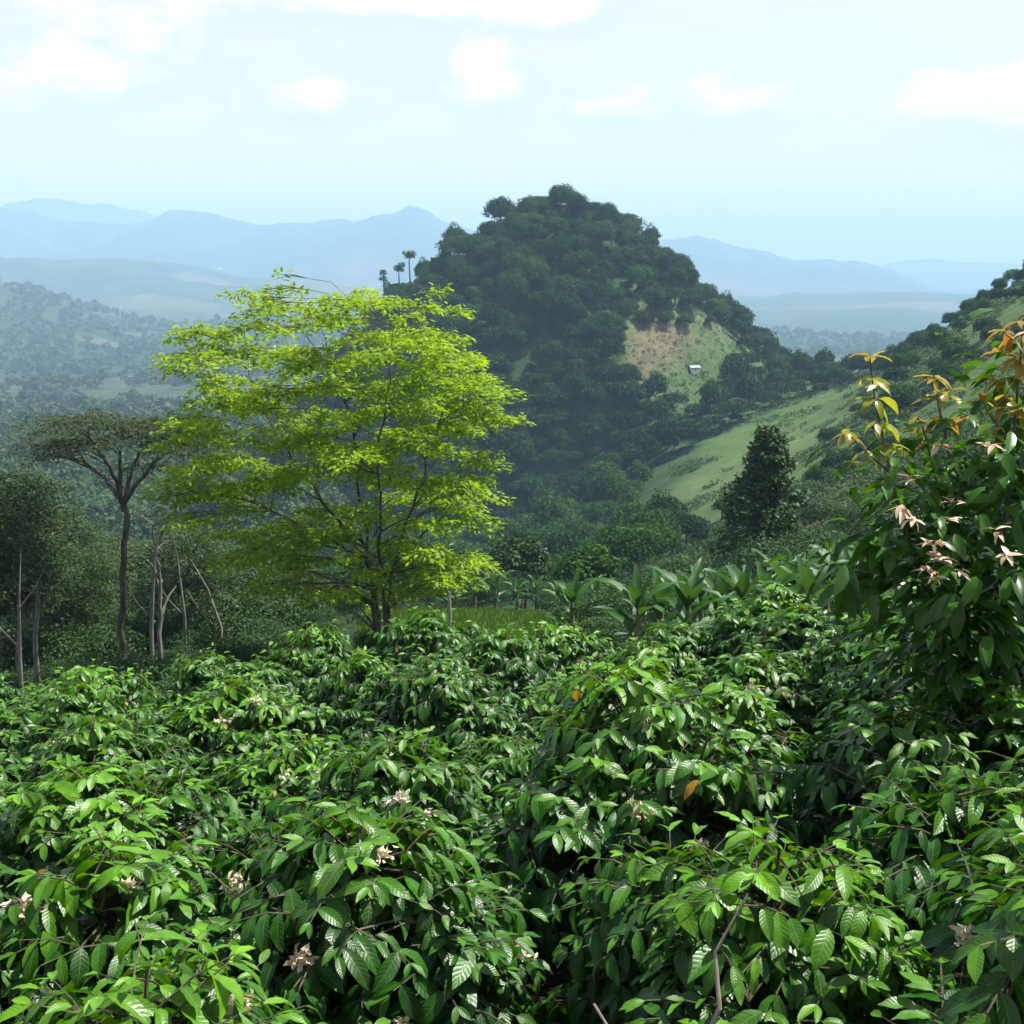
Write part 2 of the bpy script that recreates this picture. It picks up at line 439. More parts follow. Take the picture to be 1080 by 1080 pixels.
# ------------------------------------------------------------------ ground sheet
def build_ground():
    t = np.linspace(0, 1, 620)
    ys = -24 + 26 * (np.exp(t * math.log(13600 / 26.0)) - 0) - 2
    extra = np.arange(250, 520, 2.2)
    ys = np.sort(np.concatenate([ys, extra]))
    a = np.linspace(-0.80, 0.80, 520)
    Y = ys[:, None] * np.ones(len(a))[None]
    X = a[None, :] * (Y + 30.0)
    Z = height(X, Y)
    v = np.stack([X, Y, Z], -1)
    ny, nx = Y.shape
    idx = np.arange(ny * nx).reshape(ny, nx)
    f = np.stack([idx[:-1, :-1], idx[:-1, 1:], idx[1:, 1:], idx[1:, :-1]], -1).reshape(-1, 4)
    # land cover (what grows there), linear colour
    C = np.zeros((ny, nx, 3))
    forest = np.array([0.024, 0.054, 0.016]); grass = np.array([0.070, 0.118, 0.032]); soil = np.array([0.060, 0.040, 0.024])
    field = np.array([0.090, 0.120, 0.045]); dry = np.array([0.20, 0.15, 0.085])
    C[:] = forest

    def put(mask, col):
        nonlocal C
        mk = np.clip(mask, 0, 1)[..., None]
        C = C * (1 - mk) + col * mk
    n1 = fbm(X / 60, Y / 60, 81, 5); n2 = fbm(X / 240, Y / 240, 91, 5); n3 = fbm(X / 9, Y / 9, 95, 4)
    a_ = X / np.maximum(Y, 5)
    # far valley: pasture and field patches between the woods
    put(sstep(0.22, 0.36, n2) * sstep(700, 1000, Y) * 0.7, field * 0.5)
    put(sstep(0.46, 0.54, fbm(X / 130, Y / 130, 97, 4)) * sstep(900, 1200, Y) * .5, dry * 0.7)
    put(sstep(0.12, 0.34, fbm(X / 330, Y / 420, 101, 5)) * sstep(2600, 3600, Y) * sstep(6500, 5500, Y) * .35, dry)
    # right-hand slope, meadow shelf
    mead = sstep(0.11, 0.19, a_ + 0.05 * n1) * sstep(120, 170, Y) * sstep(520, 440, Y)
    put(mead * 0.95, grass * (1.0 + 0.0 * Y[..., None]))
    put(mead * sstep(0.05, 0.35, n1 + 0.3 * n3) * 0.5, field)
    # hill shoulder on the right of the crown: clearing, dry scrub and pale grass
    hx = X - HX; hy = Y - HY
    clr = np.exp(-0.5 * (((X - 52) / 17) ** 2 + ((Z + 20) / 15) ** 2)) * sstep(430, 420, Y) * sstep(340, 350, Y)
    put(sstep(0.30, 0.6, clr + 0.18 * n3), np.array([0.085, 0.115, 0.046]))
    clr2 = np.exp(-0.5 * (((X - 45) / 9) ** 2 + ((Z + 25) / 10) ** 2)) * sstep(430, 420, Y) * sstep(340, 350, Y)
    put(sstep(0.35, 0.65, clr2 + 0.22 * n3), np.array([0.125, 0.110, 0.064]))
    low = sstep(36, 46, X) * sstep(-18, -28, Z - 0.25 * (X - 60)) * sstep(430, 415, Y) * sstep(300, 340, Y)
    put(low * 0.9, np.array([0.060, 0.120, 0.036]))
    # bare reddish soil beside the shrub slope
    rs = np.exp(-0.5 * (((X - 32) / 5.0) ** 2 + ((Y - 118) / 16) ** 2))
    put(sstep(0.35, 0.7, rs + 0.25 * n3), np.array([0.15, 0.105, 0.066]))
    # near pasture behind the coffee
    pas = sstep(30, 34, Y) * sstep(57, 53, Y) * sstep(-0.10, -0.075, a_) * sstep(0.06, 0.03, a_)
    put(pas, np.array([0.080, 0.165, 0.034]))
    put(sstep(13.5, 11.5, Y), soil)
    C = C * (1 + 0.22 * n3[..., None] * sstep(4000, 300, Y)[..., None])
    C = np.clip(C, 0.004, 0.6)
    hillm = ((height_hill_only(X, Y) > -2.0))
    fc_y = (Y[:-1, :-1] + Y[1:, 1:]).ravel() * 0.5
    fc_h = (hillm[:-1, :-1] & hillm[1:, 1:]).ravel() & (fc_y < 900)
    m, nt, out = new_mat("ground_cover")
    L = nt.links.new
    ca = N_(nt, "ShaderNodeAttribute", attribute_name="cover")
    geo = N_(nt, "ShaderNodeNewGeometry")
    no = N_(nt, "ShaderNodeTexNoise"); no.inputs["Scale"].default_value = 0.35; no.inputs["Detail"].default_value = 9; no.inputs["Roughness"].default_value = 0.7
    L(geo.outputs["Position"], no.inputs[0])
    no2 = N_(nt, "ShaderNodeTexNoise"); no2.inputs["Scale"].default_value = 0.025; no2.inputs["Detail"].default_value = 8; no2.inputs["Roughness"].default_value = 0.65
    L(geo.outputs["Position"], no2.inputs[0])
    k = math_(nt, "ADD", 0.45, math_(nt, "MULTIPLY", math_(nt, "MULTIPLY", no.outputs[0], no2.outputs[0]), 2.2))
    mx = N_(nt, "ShaderNodeVectorMath", operation="SCALE"); L(ca.outputs["Color"], mx.inputs[0]); L(k, mx.inputs["Scale"])
    pr = N_(nt, "ShaderNodeBsdfPrincipled"); pr.inputs["Roughness"].default_value = 0.95; pr.inputs["Specular IOR Level"].default_value = 0.15
    L(mx.outputs[0], pr.inputs["Base Color"])
    bp = N_(nt, "ShaderNodeBump"); bp.inputs["Strength"].default_value = 0.8; bp.inputs["Distance"].default_value = 1.2
    L(no.outputs[0], bp.inputs["Height"]); L(bp.outputs[0], pr.inputs["Normal"])
    L(pr.outputs[0], out.inputs[0])
    vv = v.reshape(-1, 3); cc = C.reshape(-1, 3)
    parts = (("ground", ~fc_h & (fc_y < 620), None), ("conical_hill", fc_h, None), ("valley_hills", ~fc_h & (fc_y >= 620) & (fc_y < 6000), None), ("mountains", fc_y >= 6000, None))
    for nm, msk, _ in parts:
        ff = f[msk]
        used = np.unique(ff); remap = np.zeros(len(vv), np.int64); remap[used] = np.arange(len(used))
        b = MB(); b.add(vv[used], remap[ff])
        o = b.build(nm, m, smooth=True)
        at = o.data.attributes.new("cover", "FLOAT_COLOR", "POINT")
        at.data.foreach_set("color", np.concatenate([cc[used], np.ones((len(used), 1))], 1).astype(np.float32).ravel())
        o["kind"] = "structure"


def height_hill_only(x, y):
    base = np.where(y > 150, 19.5 - hill_drop(x, y), -1e4)
    return base - (-58.0) + 0 * x


# ------------------------------------------------------------------ crowns
def unit(a):
    return a / (np.linalg.norm(a, axis=-1, keepdims=True) + 1e-9)


def clump(mb, rng, c, r, n, leaf, flat=1.0, low=-0.55, rshift=0.0):
    """one leaf clump: leaf faces in the outer part of an uneven ellipsoid"""
    d = unit(rng.standard_normal((n, 3)))
    d = d[d[:, 2] > low]; n = len(d)
    if n == 0: return
    lob = 1 + 0.22 * np.sin(3 * np.arctan2(d[:, 1], d[:, 0]) + rng.random() * 6.3) * np.sin(4 * d[:, 2] + rng.random() * 6.3)
    rad = (0.45 + 0.55 * rng.random(n) ** 0.45) * lob
    p = np.asarray(c) + d * rad[:, None] * np.array([r, r, r * flat])
    nm = unit(d + rng.standard_normal((n, 3)) * 0.55 + np.array([0, 0, 0.35]))
    ax = unit(np.cross(nm, rng.standard_normal((n, 3))))
    ax = unit(ax + 0.25 * d - np.array([0, 0, 0.25]))
    l = leaf * (0.65 + 0.7 * rng.random(n))
    mb.cards(p, ax, nm, l, l * 0.62, np.clip(rng.normal(0.45 + rshift, 0.22, n), 0, 1))


def tree_variant(seed, hgt, rad, nb, per, leaf, trunk_h, flat=0.75, spread=1.0, cone=False):
    """trunk mesh + crown mesh builders of a broadleaf tree standing at the origin"""
    rng = np.random.default_rng(seed)
    tr = MB(); cr = MB()
    top = hgt * 0.86
    pts = [(0, 0, -1.0)]
    for i in range(1, 6):
        q = i / 5
        pts.append((rng.normal(0, 0.02 * hgt), rng.normal(0, 0.02 * hgt), q * top))
    tr.tube(pts, np.linspace(hgt * 0.022, hgt * 0.005, 6), 6)
    for i in range(nb):
        if cone:
            q = (i + 0.5) / nb
            z = trunk_h + (hgt - trunk_h) * q
            rr = rad * (1 - q) ** 0.75 * (0.35 + 0.65 * rng.random())
            a = i * 2.4 + rng.random()
            c = np.array([math.cos(a) * rr, math.sin(a) * rr, z - 0.3])
            cr_r = rad * (0.24 + 0.36 * (1 - q)) * (0.8 + 0.4 * rng.random())
        else:
            q = (i + 0.5) / nb
            th = math.acos(1 - 1.45 * q)          # from the top of the crown down past its equator
            a = i * 2.4 + rng.random() * 0.8
            k = 0.62 + 0.3 * rng.random()
            hz_ = (hgt - trunk_h) * 0.5
            c = np.array([math.sin(th) * math.cos(a) * rad * k * spread, math.sin(th) * math.sin(a) * rad * k * spread,
                          trunk_h + hz_ + math.cos(th) * hz_ * (0.55 + 0.3 * rng.random())])
            cr_r = rad * (0.30 + 0.24 * rng.random())
        s0 = np.array(pts[2 if c[2] < hgt * 0.6 else 3])
        mid = (s0 + c) / 2 + np.array([0, 0, 0.04 * hgt])
        tr.tube([s0, mid, c], [hgt * 0.009, hgt * 0.006, hgt * 0.003], 4)
        clump(cr, rng, c, cr_r, per, leaf, flat, rshift=rng.normal(0, 0.10))
    return tr, cr


# ------------------------------------------------------------------ coffee
def coffee_prof(t):
    return np.clip(np.sin(PI * np.clip(t, 0, 1) ** 0.88), 0, 1) ** 0.8 * (1 - 0.25 * sstep(0.72, 1.0, t)) * np.where(t > 0.995, 0.02, 1) + 0.012


def coffee_variant(seed, young_amt):
    """a rounded bush: a few upright stems, arching branches and drooping leaf pairs near the branch ends"""
    rng = np.random.default_rng(seed)
    st = MB(); lf = MB()
    lobes = [(0.04 * rng.standard_normal(), 0.04 * rng.standard_normal(), 1.20 + rng.normal(0, .05), 0.40)]
    for k in range(4):
        a = k * PI / 2 + rng.random() * .8; q = rng.uniform(.30, .40)
        lobes.append((math.cos(a) * q, math.sin(a) * q, rng.uniform(.88, 1.16), rng.uniform(.30, .40)))
    for k in range(5):
        a = k * PI * .4 + rng.random() * .7; q = rng.uniform(.38, .50)
        lobes.append((math.cos(a) * q, math.sin(a) * q, rng.uniform(.48, .74), rng.uniform(.27, .36)))
    LB = np.array(lobes)
    top = (LB[:, 2] + LB[:, 3]).max()
    axes = []
    for k in range(5):
        e = LB[k, :3] + np.array([0, 0, LB[k, 3] * .8])
        zz = np.linspace(0, 1, 8)
        b0 = np.array([0.05 * math.cos(k * 1.26), 0.05 * math.sin(k * 1.26), -0.06])
        sp = b0 + (e - b0) * np.stack([zz ** 1.6, zz ** 1.6, zz], 1) + rng.normal(0, .008, (8, 3))
        st.tube(sp, np.linspace(.020, .005, 8), 6, rng.random()); axes.append(sp)
    AX = np.concatenate(axes)
    Ps, Ds, Ns, Ls, Yg, Bd = [], [], [], [], [], []
    sites = []
    for li, (cx, cy, cz, r) in enumerate(lobes):
        n = int(470 * r * r * (1.5 if li < 5 else 1.1))
        for _ in range(n):
            d = rng.standard_normal(3); d /= np.linalg.norm(d)
            if d[2] < -.45: continue
            pt = np.array([cx, cy, cz]) + d * r * rng.uniform(.78, 1.06)
            dist = np.sqrt(((LB[:, :3] - pt) ** 2).sum(1)) / LB[:, 3]; dist[li] = 9
            if dist.min() < .74: continue
            oh = np.array([pt[0], pt[1], 0]) * .6 + np.array([d[0], d[1], 0]); nh = np.linalg.norm(oh)
            a = math.atan2(oh[1], oh[0]) + rng.normal(0, .35)
            dh = np.array([math.cos(a), math.sin(a), 0])
            up = max(0.0, d[2]) if li < 5 else .3 * max(0, d[2])
            tl = rng.uniform(.14, .24)
            e0 = .25 + .75 * up; e1 = -.35 + .95 * up * up
            tt = np.linspace(0, 1, 5)
            el = e0 + (e1 - e0) * tt
            step = np.stack([math.cos(a) * np.cos(el), math.sin(a) * np.cos(el), np.sin(el)], 1) * tl / 4
            bp = np.concatenate([np.zeros((1, 3)), np.cumsum(step[1:], 0)]); bp = bp - bp[-1] + pt
            k = int(np.argmin(((AX - bp[0]) ** 2).sum(1) + np.where(AX[:, 2] > bp[0, 2], .4, 0)))
            q0 = AX[k]
            st.tube([q0, (q0 + bp[0]) / 2 + (0, 0, .03), bp[0], bp[2], bp[4]], [.0052, .0045, .0036, .003, .0018], 4, rng.random())
            sites.append((bp[0], a, bp[0][2]))
            dep = top - pt[2]
            npair = int(rng.integers(4, 6))
            for i in range(npair):
                t = i / (npair - 1)
                o = np.array([np.interp(t, tt, bp[:, j]) for j in range(3)])
                tg = step[min(4, int(t * 4) + 0)]; tg = tg / np.linalg.norm(tg)
                side = np.cross(tg, (0, 0, 1)); side /= np.linalg.norm(side) + 1e-9
                last = i == npair - 1
                for sd in (-1, 1):
                    if rng.random() < .06: continue
                    yg = (max(0.0, 1 - dep / .40) * (.30 + .35 * max(0, d[2])) + (.50 if last else (.16 if i == npair - 2 else 0)) * (.35 + .65 * max(0, d[2]))) * young_amt * rng.uniform(.4, 1.3)
                    hang = .30 + .75 * rng.random() * (1 - .55 * up)
                    if last: hang *= .35
                    dd = side * sd * (.42 if last else .82) + tg * (.9 if last else .5) + np.array([0, 0, -hang]) + rng.normal(0, .14, 3)
                    nrm = np.array([0, 0, 1.0]) + dh * .45 + rng.normal(0, .22, 3)
                    ll = .127 * rng.uniform(.62, 1.22) * (.58 if last else 1.0)
                    Ps.append(o); Ds.append(dd); Ns.append(nrm); Ls.append(ll); Yg.append(min(1, yg)); Bd.append(rng.uniform(.45, 1.3) * (.6 if last else 1))
    Ps = np.array(Ps); Ls = np.array(Ls); n = len(Ps)
    lf.leaves(Ps, np.array(Ds), np.array(Ns), Ls, Ls * (0.32 + 0.09 * rng.random(n)), np.array(Bd), 0.12 + 0.25 * rng.random(n), 0.018, 7, 4, coffee_prof, rng, None, np.array(Yg))
    return st, lf, sites


def flower_cluster_mesh(seed):
    rng = np.random.default_rng(seed)
    b = MB(); n = 46
    c = rng.normal(0, 0.011, (n, 3))
    d = unit(rng.standard_normal((n, 3)) + np.array([0, 0, 0.3]))
    b.leaves(c, d, unit(rng.standard_normal((n, 3))), 0.017 + 0.012 * rng.random(n), 0.012, 0.5, 0.2, 0, 2, 1, None, rng)
    return b.mesh("flower_cluster", M["petal"])


def build_coffee():
    rng = np.random.default_rng(5)
    fl = [flower_cluster_mesh(900 + i) for i in range(3)]
    variants = []
    for i, ya in enumerate((1.0, 0.55, 0.8, 0.5, 0.9, 0.6)):
        st, lf, sites = coffee_variant(100 + i * 7, ya)
        variants.append((st.mesh("stem", M["coffee_stem"]), lf.mesh("foliage", M["coffee"], True), sites))
    rows = [(2.75, [-2.1, -0.84, 1.62, 2.85]),
            (3.95, [-2.6, -1.45, -0.25, 0.86, 1.85]),
            (5.5, [-3.0, -1.8, -0.62, 0.55, 1.72, 2.85]),
            (7.0, [-3.7, -2.5, -1.25, -0.05, 1.15, 2.3, 3.5]),
            (8.6, [-4.3, -3.1, -1.85, -0.6, 0.6, 1.8, 3.0, 4.2]),
            (10.2, [-4.9, -3.7, -2.5, -1.3, -0.1, 1.1, 2.3, 3.5, 4.7]),
            (11.8, [-5.4, -4.25, -3.1, -2.0, -0.85, 0.35, 1.5, 2.7, 3.9])]
    names = ["front row", "second row", "third row", "fourth row", "fifth row", "sixth row", "farthest row"]
    ordn = ["leftmost", "second from left", "third from left", "fourth from left", "fifth from left", "sixth from left", "seventh from left", "eighth from left", "rightmost"]
    grp = "coffee bushes of the foreground plantation"
    k = 0
    for ri, (yr, xs) in enumerate(rows):
        for ci, x0 in enumerate(xs):
            x = x0 + rng.normal(0, 0.10); y = yr + rng.normal(0, 0.14)
            vi = (k * 5 + ri) % 6
            if (ri, ci) == (0, 1): vi = 0
            stm, lfm, sites = variants[vi]
            root = empty("coffee_bush", (x, y, H(x, y)), rng.random() * 6.28, 1.0)
            s = (1.06 if ri < 3 else 0.97 if ri < 5 else 0.91) + rng.normal(0, 0.05)
            if x > 1.3 and ri == 2: s *= .94
            root.scale = (s * 1.1, s * 1.1, s * (1 + rng.normal(0, 0.06)))
            if (ri, ci) == (0, 1): root.scale = (1.05, 1.05, 1.0)
            link("stem", stm, root); link("foliage", lfm, root)
            nf = 0
            if ri <= 4 and (k % 3 != 1 or ri == 0):
                nf = (13, 9, 9, 7, 6)[ri]
                # blossom on the branches that face the open side of the bush
                cand = []
                rz = root.rotation_euler.z
                for pt, ab, zz in sites:
                    if math.sin(ab + rz) < -0.3 and zz > .78: cand.append(pt + np.array([math.cos(ab) * .12, math.sin(ab) * .12, .02]))
                rng.shuffle(cand)
                for pt in cand[:nf]:
                    fo = link("flower_cluster", fl[int(rng.integers(3))], root)
                    fo.location = Vector(pt) + Vector((0, 0, 0.012)); fo.rotation_euler = (0, 0, rng.random() * 6)
                    fs = 1.0 + 0.6 * rng.random(); fo.scale = (fs, fs, fs)
            o = ordn[ci] if ci < len(xs) - 1 else "rightmost"
            tag(root, "glossy green coffee bush%s, %s bush of the %s" % (" with pale blossom" if nf else "", o, names[ri]), "coffee bush", grp)
            k += 1
    # dry leaf litter under the bushes
    b = MB(); n = 5200
    x = rng.uniform(-5, 5, n); y = rng.uniform(1.0, 11.5, n)
    z = height(x, y) + 0.012 + 0.02 * rng.random(n)
    d = unit(np.stack([rng.standard_normal(n), rng.standard_normal(n), 0.15 * rng.standard_normal(n)], 1))
    b.leaves(np.stack([x, y, z], 1), d, np.tile((0, 0, 1.0), (n, 1)) + rng.normal(0, 0.3, (n, 3)), 0.09 + 0.05 * rng.random(n), 0.045, 0.8, 0.3, 0, 3, 2, None, rng)
    tag(b.build("leaf_litter", M["litter"]), "dry brown leaf litter lying under the coffee bushes", "leaf litter", None, "stuff")
    # bleached dead coffee branch standing between the bushes
    r = empty("dead_branch", (0.40, 3.05, H(0.40, 3.05))); r.scale = (1.1, 1.1, 1.35)
    b = MB()
    b.tube([(0, 0, -.05), (.02, .01, .18), (.00, .03, .34), (.06, .02, .50), (.11, .03, .66), (.09, .02, .80), (.15, .0, .95), (.14, .03, 1.06), (.22, .05, 1.18)], [.010, .009, .010, .007, .008, .006, .0065, .004, .002], 7, .5, .25, rng)
    b.build("stem", M["pale_twig"], r)
    for pts in ([(.05, .02, .45), (.22, -.02, .52), (.45, .0, .54)], [(.02, .02, .25), (.2, -.06, .33), (.42, -.1, .45), (.6, -.1, .5)], [(.1, .03, .7), (-.05, 0, .8), (-.16, .02, .95)]):
        b = MB(); b.tube(pts, np.linspace(.007, .003, len(pts)), 5, .5, .1, rng); b.build("twig", M["pale_twig"], r)
    tag(r, "bleached leafless dead branch standing upright between front coffee bushes", "dead branch")


# ------------------------------------------------------------------ sprayed trees
def spray(mb, rng, c, rx, ry, ang, n, leaf, thick, droop=0.12, fingers=5, wl=0.36, rshift=0.0, tilt=0.0):
    a = rng.random(n) * 2 * PI
    ph = rng.random() * 6.3
    edge = 0.55 + 0.45 * np.abs(np.cos(a * fingers * 0.5 + ph)) * (0.8 + 0.4 * rng.random(n))
    r = np.sqrt(rng.random(n)) * edge
    x = np.cos(a) * r * rx; y = np.sin(a) * r * ry
    z = rng.normal(0, thick * 0.5, n) - droop * (x * x + y * y) / max(rx, ry) + 0.10 * np.sin(3 * a + ph) * r + tilt * x
    ca, sa = math.cos(ang), math.sin(ang)
    p = np.stack([c[0] + x * ca - y * sa, c[1] + x * sa + y * ca, c[2] + z], 1)
    od = np.stack([np.cos(a + ang), np.sin(a + ang), -0.25 + 0 * a], 1)
    d = unit(od + rng.normal(0, 0.65, (n, 3)) * np.array([1, 1, 0.5]))
    nm = unit(np.array([0, 0, 1.0]) + rng.normal(0, 0.38, (n, 3)))
    l = leaf * (0.6 + 0.8 * rng.random(n))
    mb.cards(p, d, nm, l, l * wl, np.clip(rng.normal(0.5 + rshift, 0.2, n), 0, 1))


def sprayed_tree(name, base, limbs, sprays, leafmat, barkmat, leaf, seed, label, cat, dens=260, thick=0.16, group=None, limb_r=0.09, sides=7, twigs=True, wl=0.36, rnd_by_z=None):
    """limbs: polylines in local metres; sprays: (x, y, z, rx, ry)"""
    rng = np.random.default_rng(seed)
    root = empty(name, base)
    tag(root, label, cat, group)
    tb = MB(); samp = []
    for li, lm in enumerate(limbs):
        pts = np.array([p[:3] for p in lm], float); rad = np.array([p[3] for p in lm])
        t = np.linspace(0, len(pts) - 1, 4 * (len(pts) - 1) + 1)
        fine = np.stack([np.interp(t, np.arange(len(pts)), pts[:, k]) for k in range(3)], 1)
        kk = np.array([0.25, 0.5, 0.25])
        sm = fine.copy()
        for k in range(3): sm[1:-1, k] = np.convolve(fine[:, k], kk, mode="valid")
        sm[1:-1] += rng.normal(0, 0.012 * np.linalg.norm(pts[-1] - pts[0]) * 0.5, sm[1:-1].shape)
        rr = np.interp(t, np.arange(len(pts)), rad)
        tb.tube(sm, rr, sides, 0.5, 0.06, rng)
        samp.append(np.concatenate([sm, rr[:, None]], 1))
    samp = np.concatenate(samp)
    bb = MB(); lb = MB()
    for (x, y, z, rx, ry) in sprays:
        c = np.array([x, y, z])
        dd = np.linalg.norm(samp[:, :3] - c, axis=1) + np.where(samp[:, 2] > z - 0.15, 3.0, 0) * 1.0 + np.where(samp[:, 2] > z + 0.6, 5.0, 0)
        s = samp[int(np.argmin(dd))]
        p0 = s[:3]; dv = c - p0; ln = np.linalg.norm(dv)
        q = np.linspace(0, 1, 6)
        cv = p0 + dv * q[:, None] + np.array([0, 0, 1]) * (0.10 * ln * np.sin(q * PI))[:, None] + rng.normal(0, 0.02 * ln, (6, 3)) * np.sin(q * PI)[:, None]
        r0 = min(s[3] * 0.6, 0.010 + 0.012 * ln)
        bb.tube(cv, np.linspace(r0, 0.006, 6), 5, rng.random())
        ang = math.atan2(y, x) if abs(x) + abs(y) > 0.2 else rng.random() * 6.3
        if twigs:
            for i in range(4):
                a = ang + rng.normal(0, 0.9); l2 = 0.75 * max(rx, ry) * (0.6 + 0.4 * rng.random())
                e = c + np.array([math.cos(a) * l2, math.sin(a) * l2, -0.05 + rng.normal(0, 0.05)])
                st0 = cv[4]
                bb.tube([st0, (st0 + e) / 2 + np.array([0, 0, 0.06]), e], [0.009, 0.006, 0.003], 3, rng.random())
        n = int(dens * rx * ry)
        spray(lb, rng, c, rx, ry, ang, n, leaf, thick, rshift=rng.normal(0, 0.10), wl=wl, tilt=rng.normal(-0.04, 0.10))
    if bb.v:
        v, f, uv, rd, yg = bb.arrays(); tb.add(v, f, uv, rd, yg)
    tb.build("trunk", barkmat, root, True)
    lb.build("crown", leafmat, root)
    return root


def lime_tree():
    """the tall bright tree: several limbs and flat, feathery, layered sprays"""
    rng = np.random.default_rng(77)
    D = 28.0
    bx, by, _ = P(402, 655, D); bz = H(bx, by)
    lp = lambda u, v, dd: tuple(np.array(P(u, v, D + dd)) - np.array([bx, by, bz]))
    g = (0, 0, -0.3)
    limbs = [
        [(*g, .17), (*lp(398, 640, 0), .15), (*lp(385, 590, .2), .12), (*lp(350, 540, .4), .09), (*lp(310, 490, .6), .06), (*lp(275, 430, .8), .035), (*lp(262, 390, .9), .02)],
        [(0.15, .1, -.3, .14), (*lp(408, 625, .1), .12), (*lp(418, 580, -.2), .10), (*lp(440, 520, -.4), .075), (*lp(462, 450, -.5), .05), (*lp(480, 380, -.6), .02)],
        [(-.1, .15, -.3, .13), (*lp(392, 620, .3), .11), (*lp(380, 540, .8), .09), (*lp(372, 460, 1.2), .065), (*lp(352, 390, 1.4), .04), (*lp(330, 330, 1.4), .02)],
        [(.05, -.1, -.3, .13), (*lp(405, 620, -.4), .11), (*lp(398, 560, -1.0), .085), (*lp(400, 480, -1.6), .06), (*lp(410, 400, -1.8), .035), (*lp(415, 345, -1.8), .018)],
        [(*lp(412, 600, 0), .08), (*lp(450, 560, .6), .065), (*lp(490, 520, 1.2), .045), (*lp(520, 460, 1.6), .02)],
        [(*lp(385, 590, .2), .07), (*lp(330, 560, -.6), .05), (*lp(270, 530, -1.0), .035), (*lp(215, 520, -1.2), .015)],
        [(*lp(352, 390, 1.4), .035), (*lp(315, 345, 1.2), .025), (*lp(303, 326, 1.1), .012)],
        [(*lp(404, 636, 0), .07), (*lp(440, 622, .3), .05), (*lp(465, 605, .5), .035), (*lp(490, 580, .8), .015)],
    ]
    limbs = [[(*q[:3], q[3] * .40) for q in lm] for lm in limbs]
    tiers = [
        # v, u-centre, half-width px, number, spray radius
        (588, 350, 70, 6, .75), (612, 300, 45, 4, .6), (625, 415, 60, 5, .65), (600, 485, 30, 3, .6), (560, 380, 60, 5, .8), (306, 300, 10, 2, .40), (322, 330, 75, 9, .62), (322, 440, 55, 6, .62), (345, 350, 130, 13, .85), (352, 200, 18, 3, .45), (372, 375, 135, 14, .95),
        (400, 375, 150, 15, 1.0), (428, 385, 152, 15, 1.0), (440, 520, 22, 3, .6), (458, 350, 160, 14, 1.0), (470, 505, 32, 4, .65), (488, 365, 160, 14, 1.0),
        (516, 260, 85, 8, .9), (520, 465, 55, 7, .9), (528, 190, 24, 4, .6), (548, 290, 75, 7, .85), (550, 470, 45, 6, .85), (575, 320, 65, 5, .8),
        (578, 470, 38, 6, .8), (600, 300, 40, 3, .7), (602, 450, 50, 5, .75), (620, 360, 55, 4, .7), (375, 215, 30, 4, .7), (400, 225, 28, 4, .7), (440, 210, 24, 4, .7), (365, 480, 28, 4, .7), (410, 510, 24, 4, .7)]
    sp = []
    for (v, uc, hw, n, sr) in tiers:
        n = int(round(n * 1.12))
        for i in range(n):
            q = -1 + 2 * (i + 0.5) / n + rng.normal(0, 0.25 / max(n, 1))
            q = max(-1, min(1, q))
            u = uc + hw * q
            rel = (u - 360) / 185.0
            dep = math.sqrt(max(0.0, 1 - rel * rel)) * 3.3
            dd = rng.uniform(-dep, dep) if abs(rel) < 1 else rng.normal(0, .5)
            x, y, z = lp(353 + (u - 362) * .98, max(v, 316) + rng.normal(0, 10), dd)
            s = sr * (0.45 + 0.5 * rng.random())
            sp.append((x, y, z, s * 1.25, s * 0.8))
    sprayed_tree("layered_tree", (bx, by, bz), limbs, sp, M["lime"], M["bark"], 0.14, 78,
                 "tall bright yellow-green tree with layered feathery sprays behind the coffee", "tree", dens=680, thick=0.12, wl=0.44)


def scatter_sprays(rng, n, cx, cy, cz, rx, ry, rz, sr, dome=True):
    out = []
    for i in range(n):
        a = i * 2.4 + rng.random() * .5
        q = math.sqrt((i + 0.5) / n)
        x = math.cos(a) * q * rx; y = math.sin(a) * q * ry
        z = cz + (rz * (math.sqrt(max(0, 1 - q * q))) if dome else rng.uniform(-rz, rz)) + rng.normal(0, 0.12 * rz)
        s = sr * (0.7 + 0.6 * rng.random())
        out.append((cx + x, cy + y, z, s * 1.2, s * 0.9))
    return out


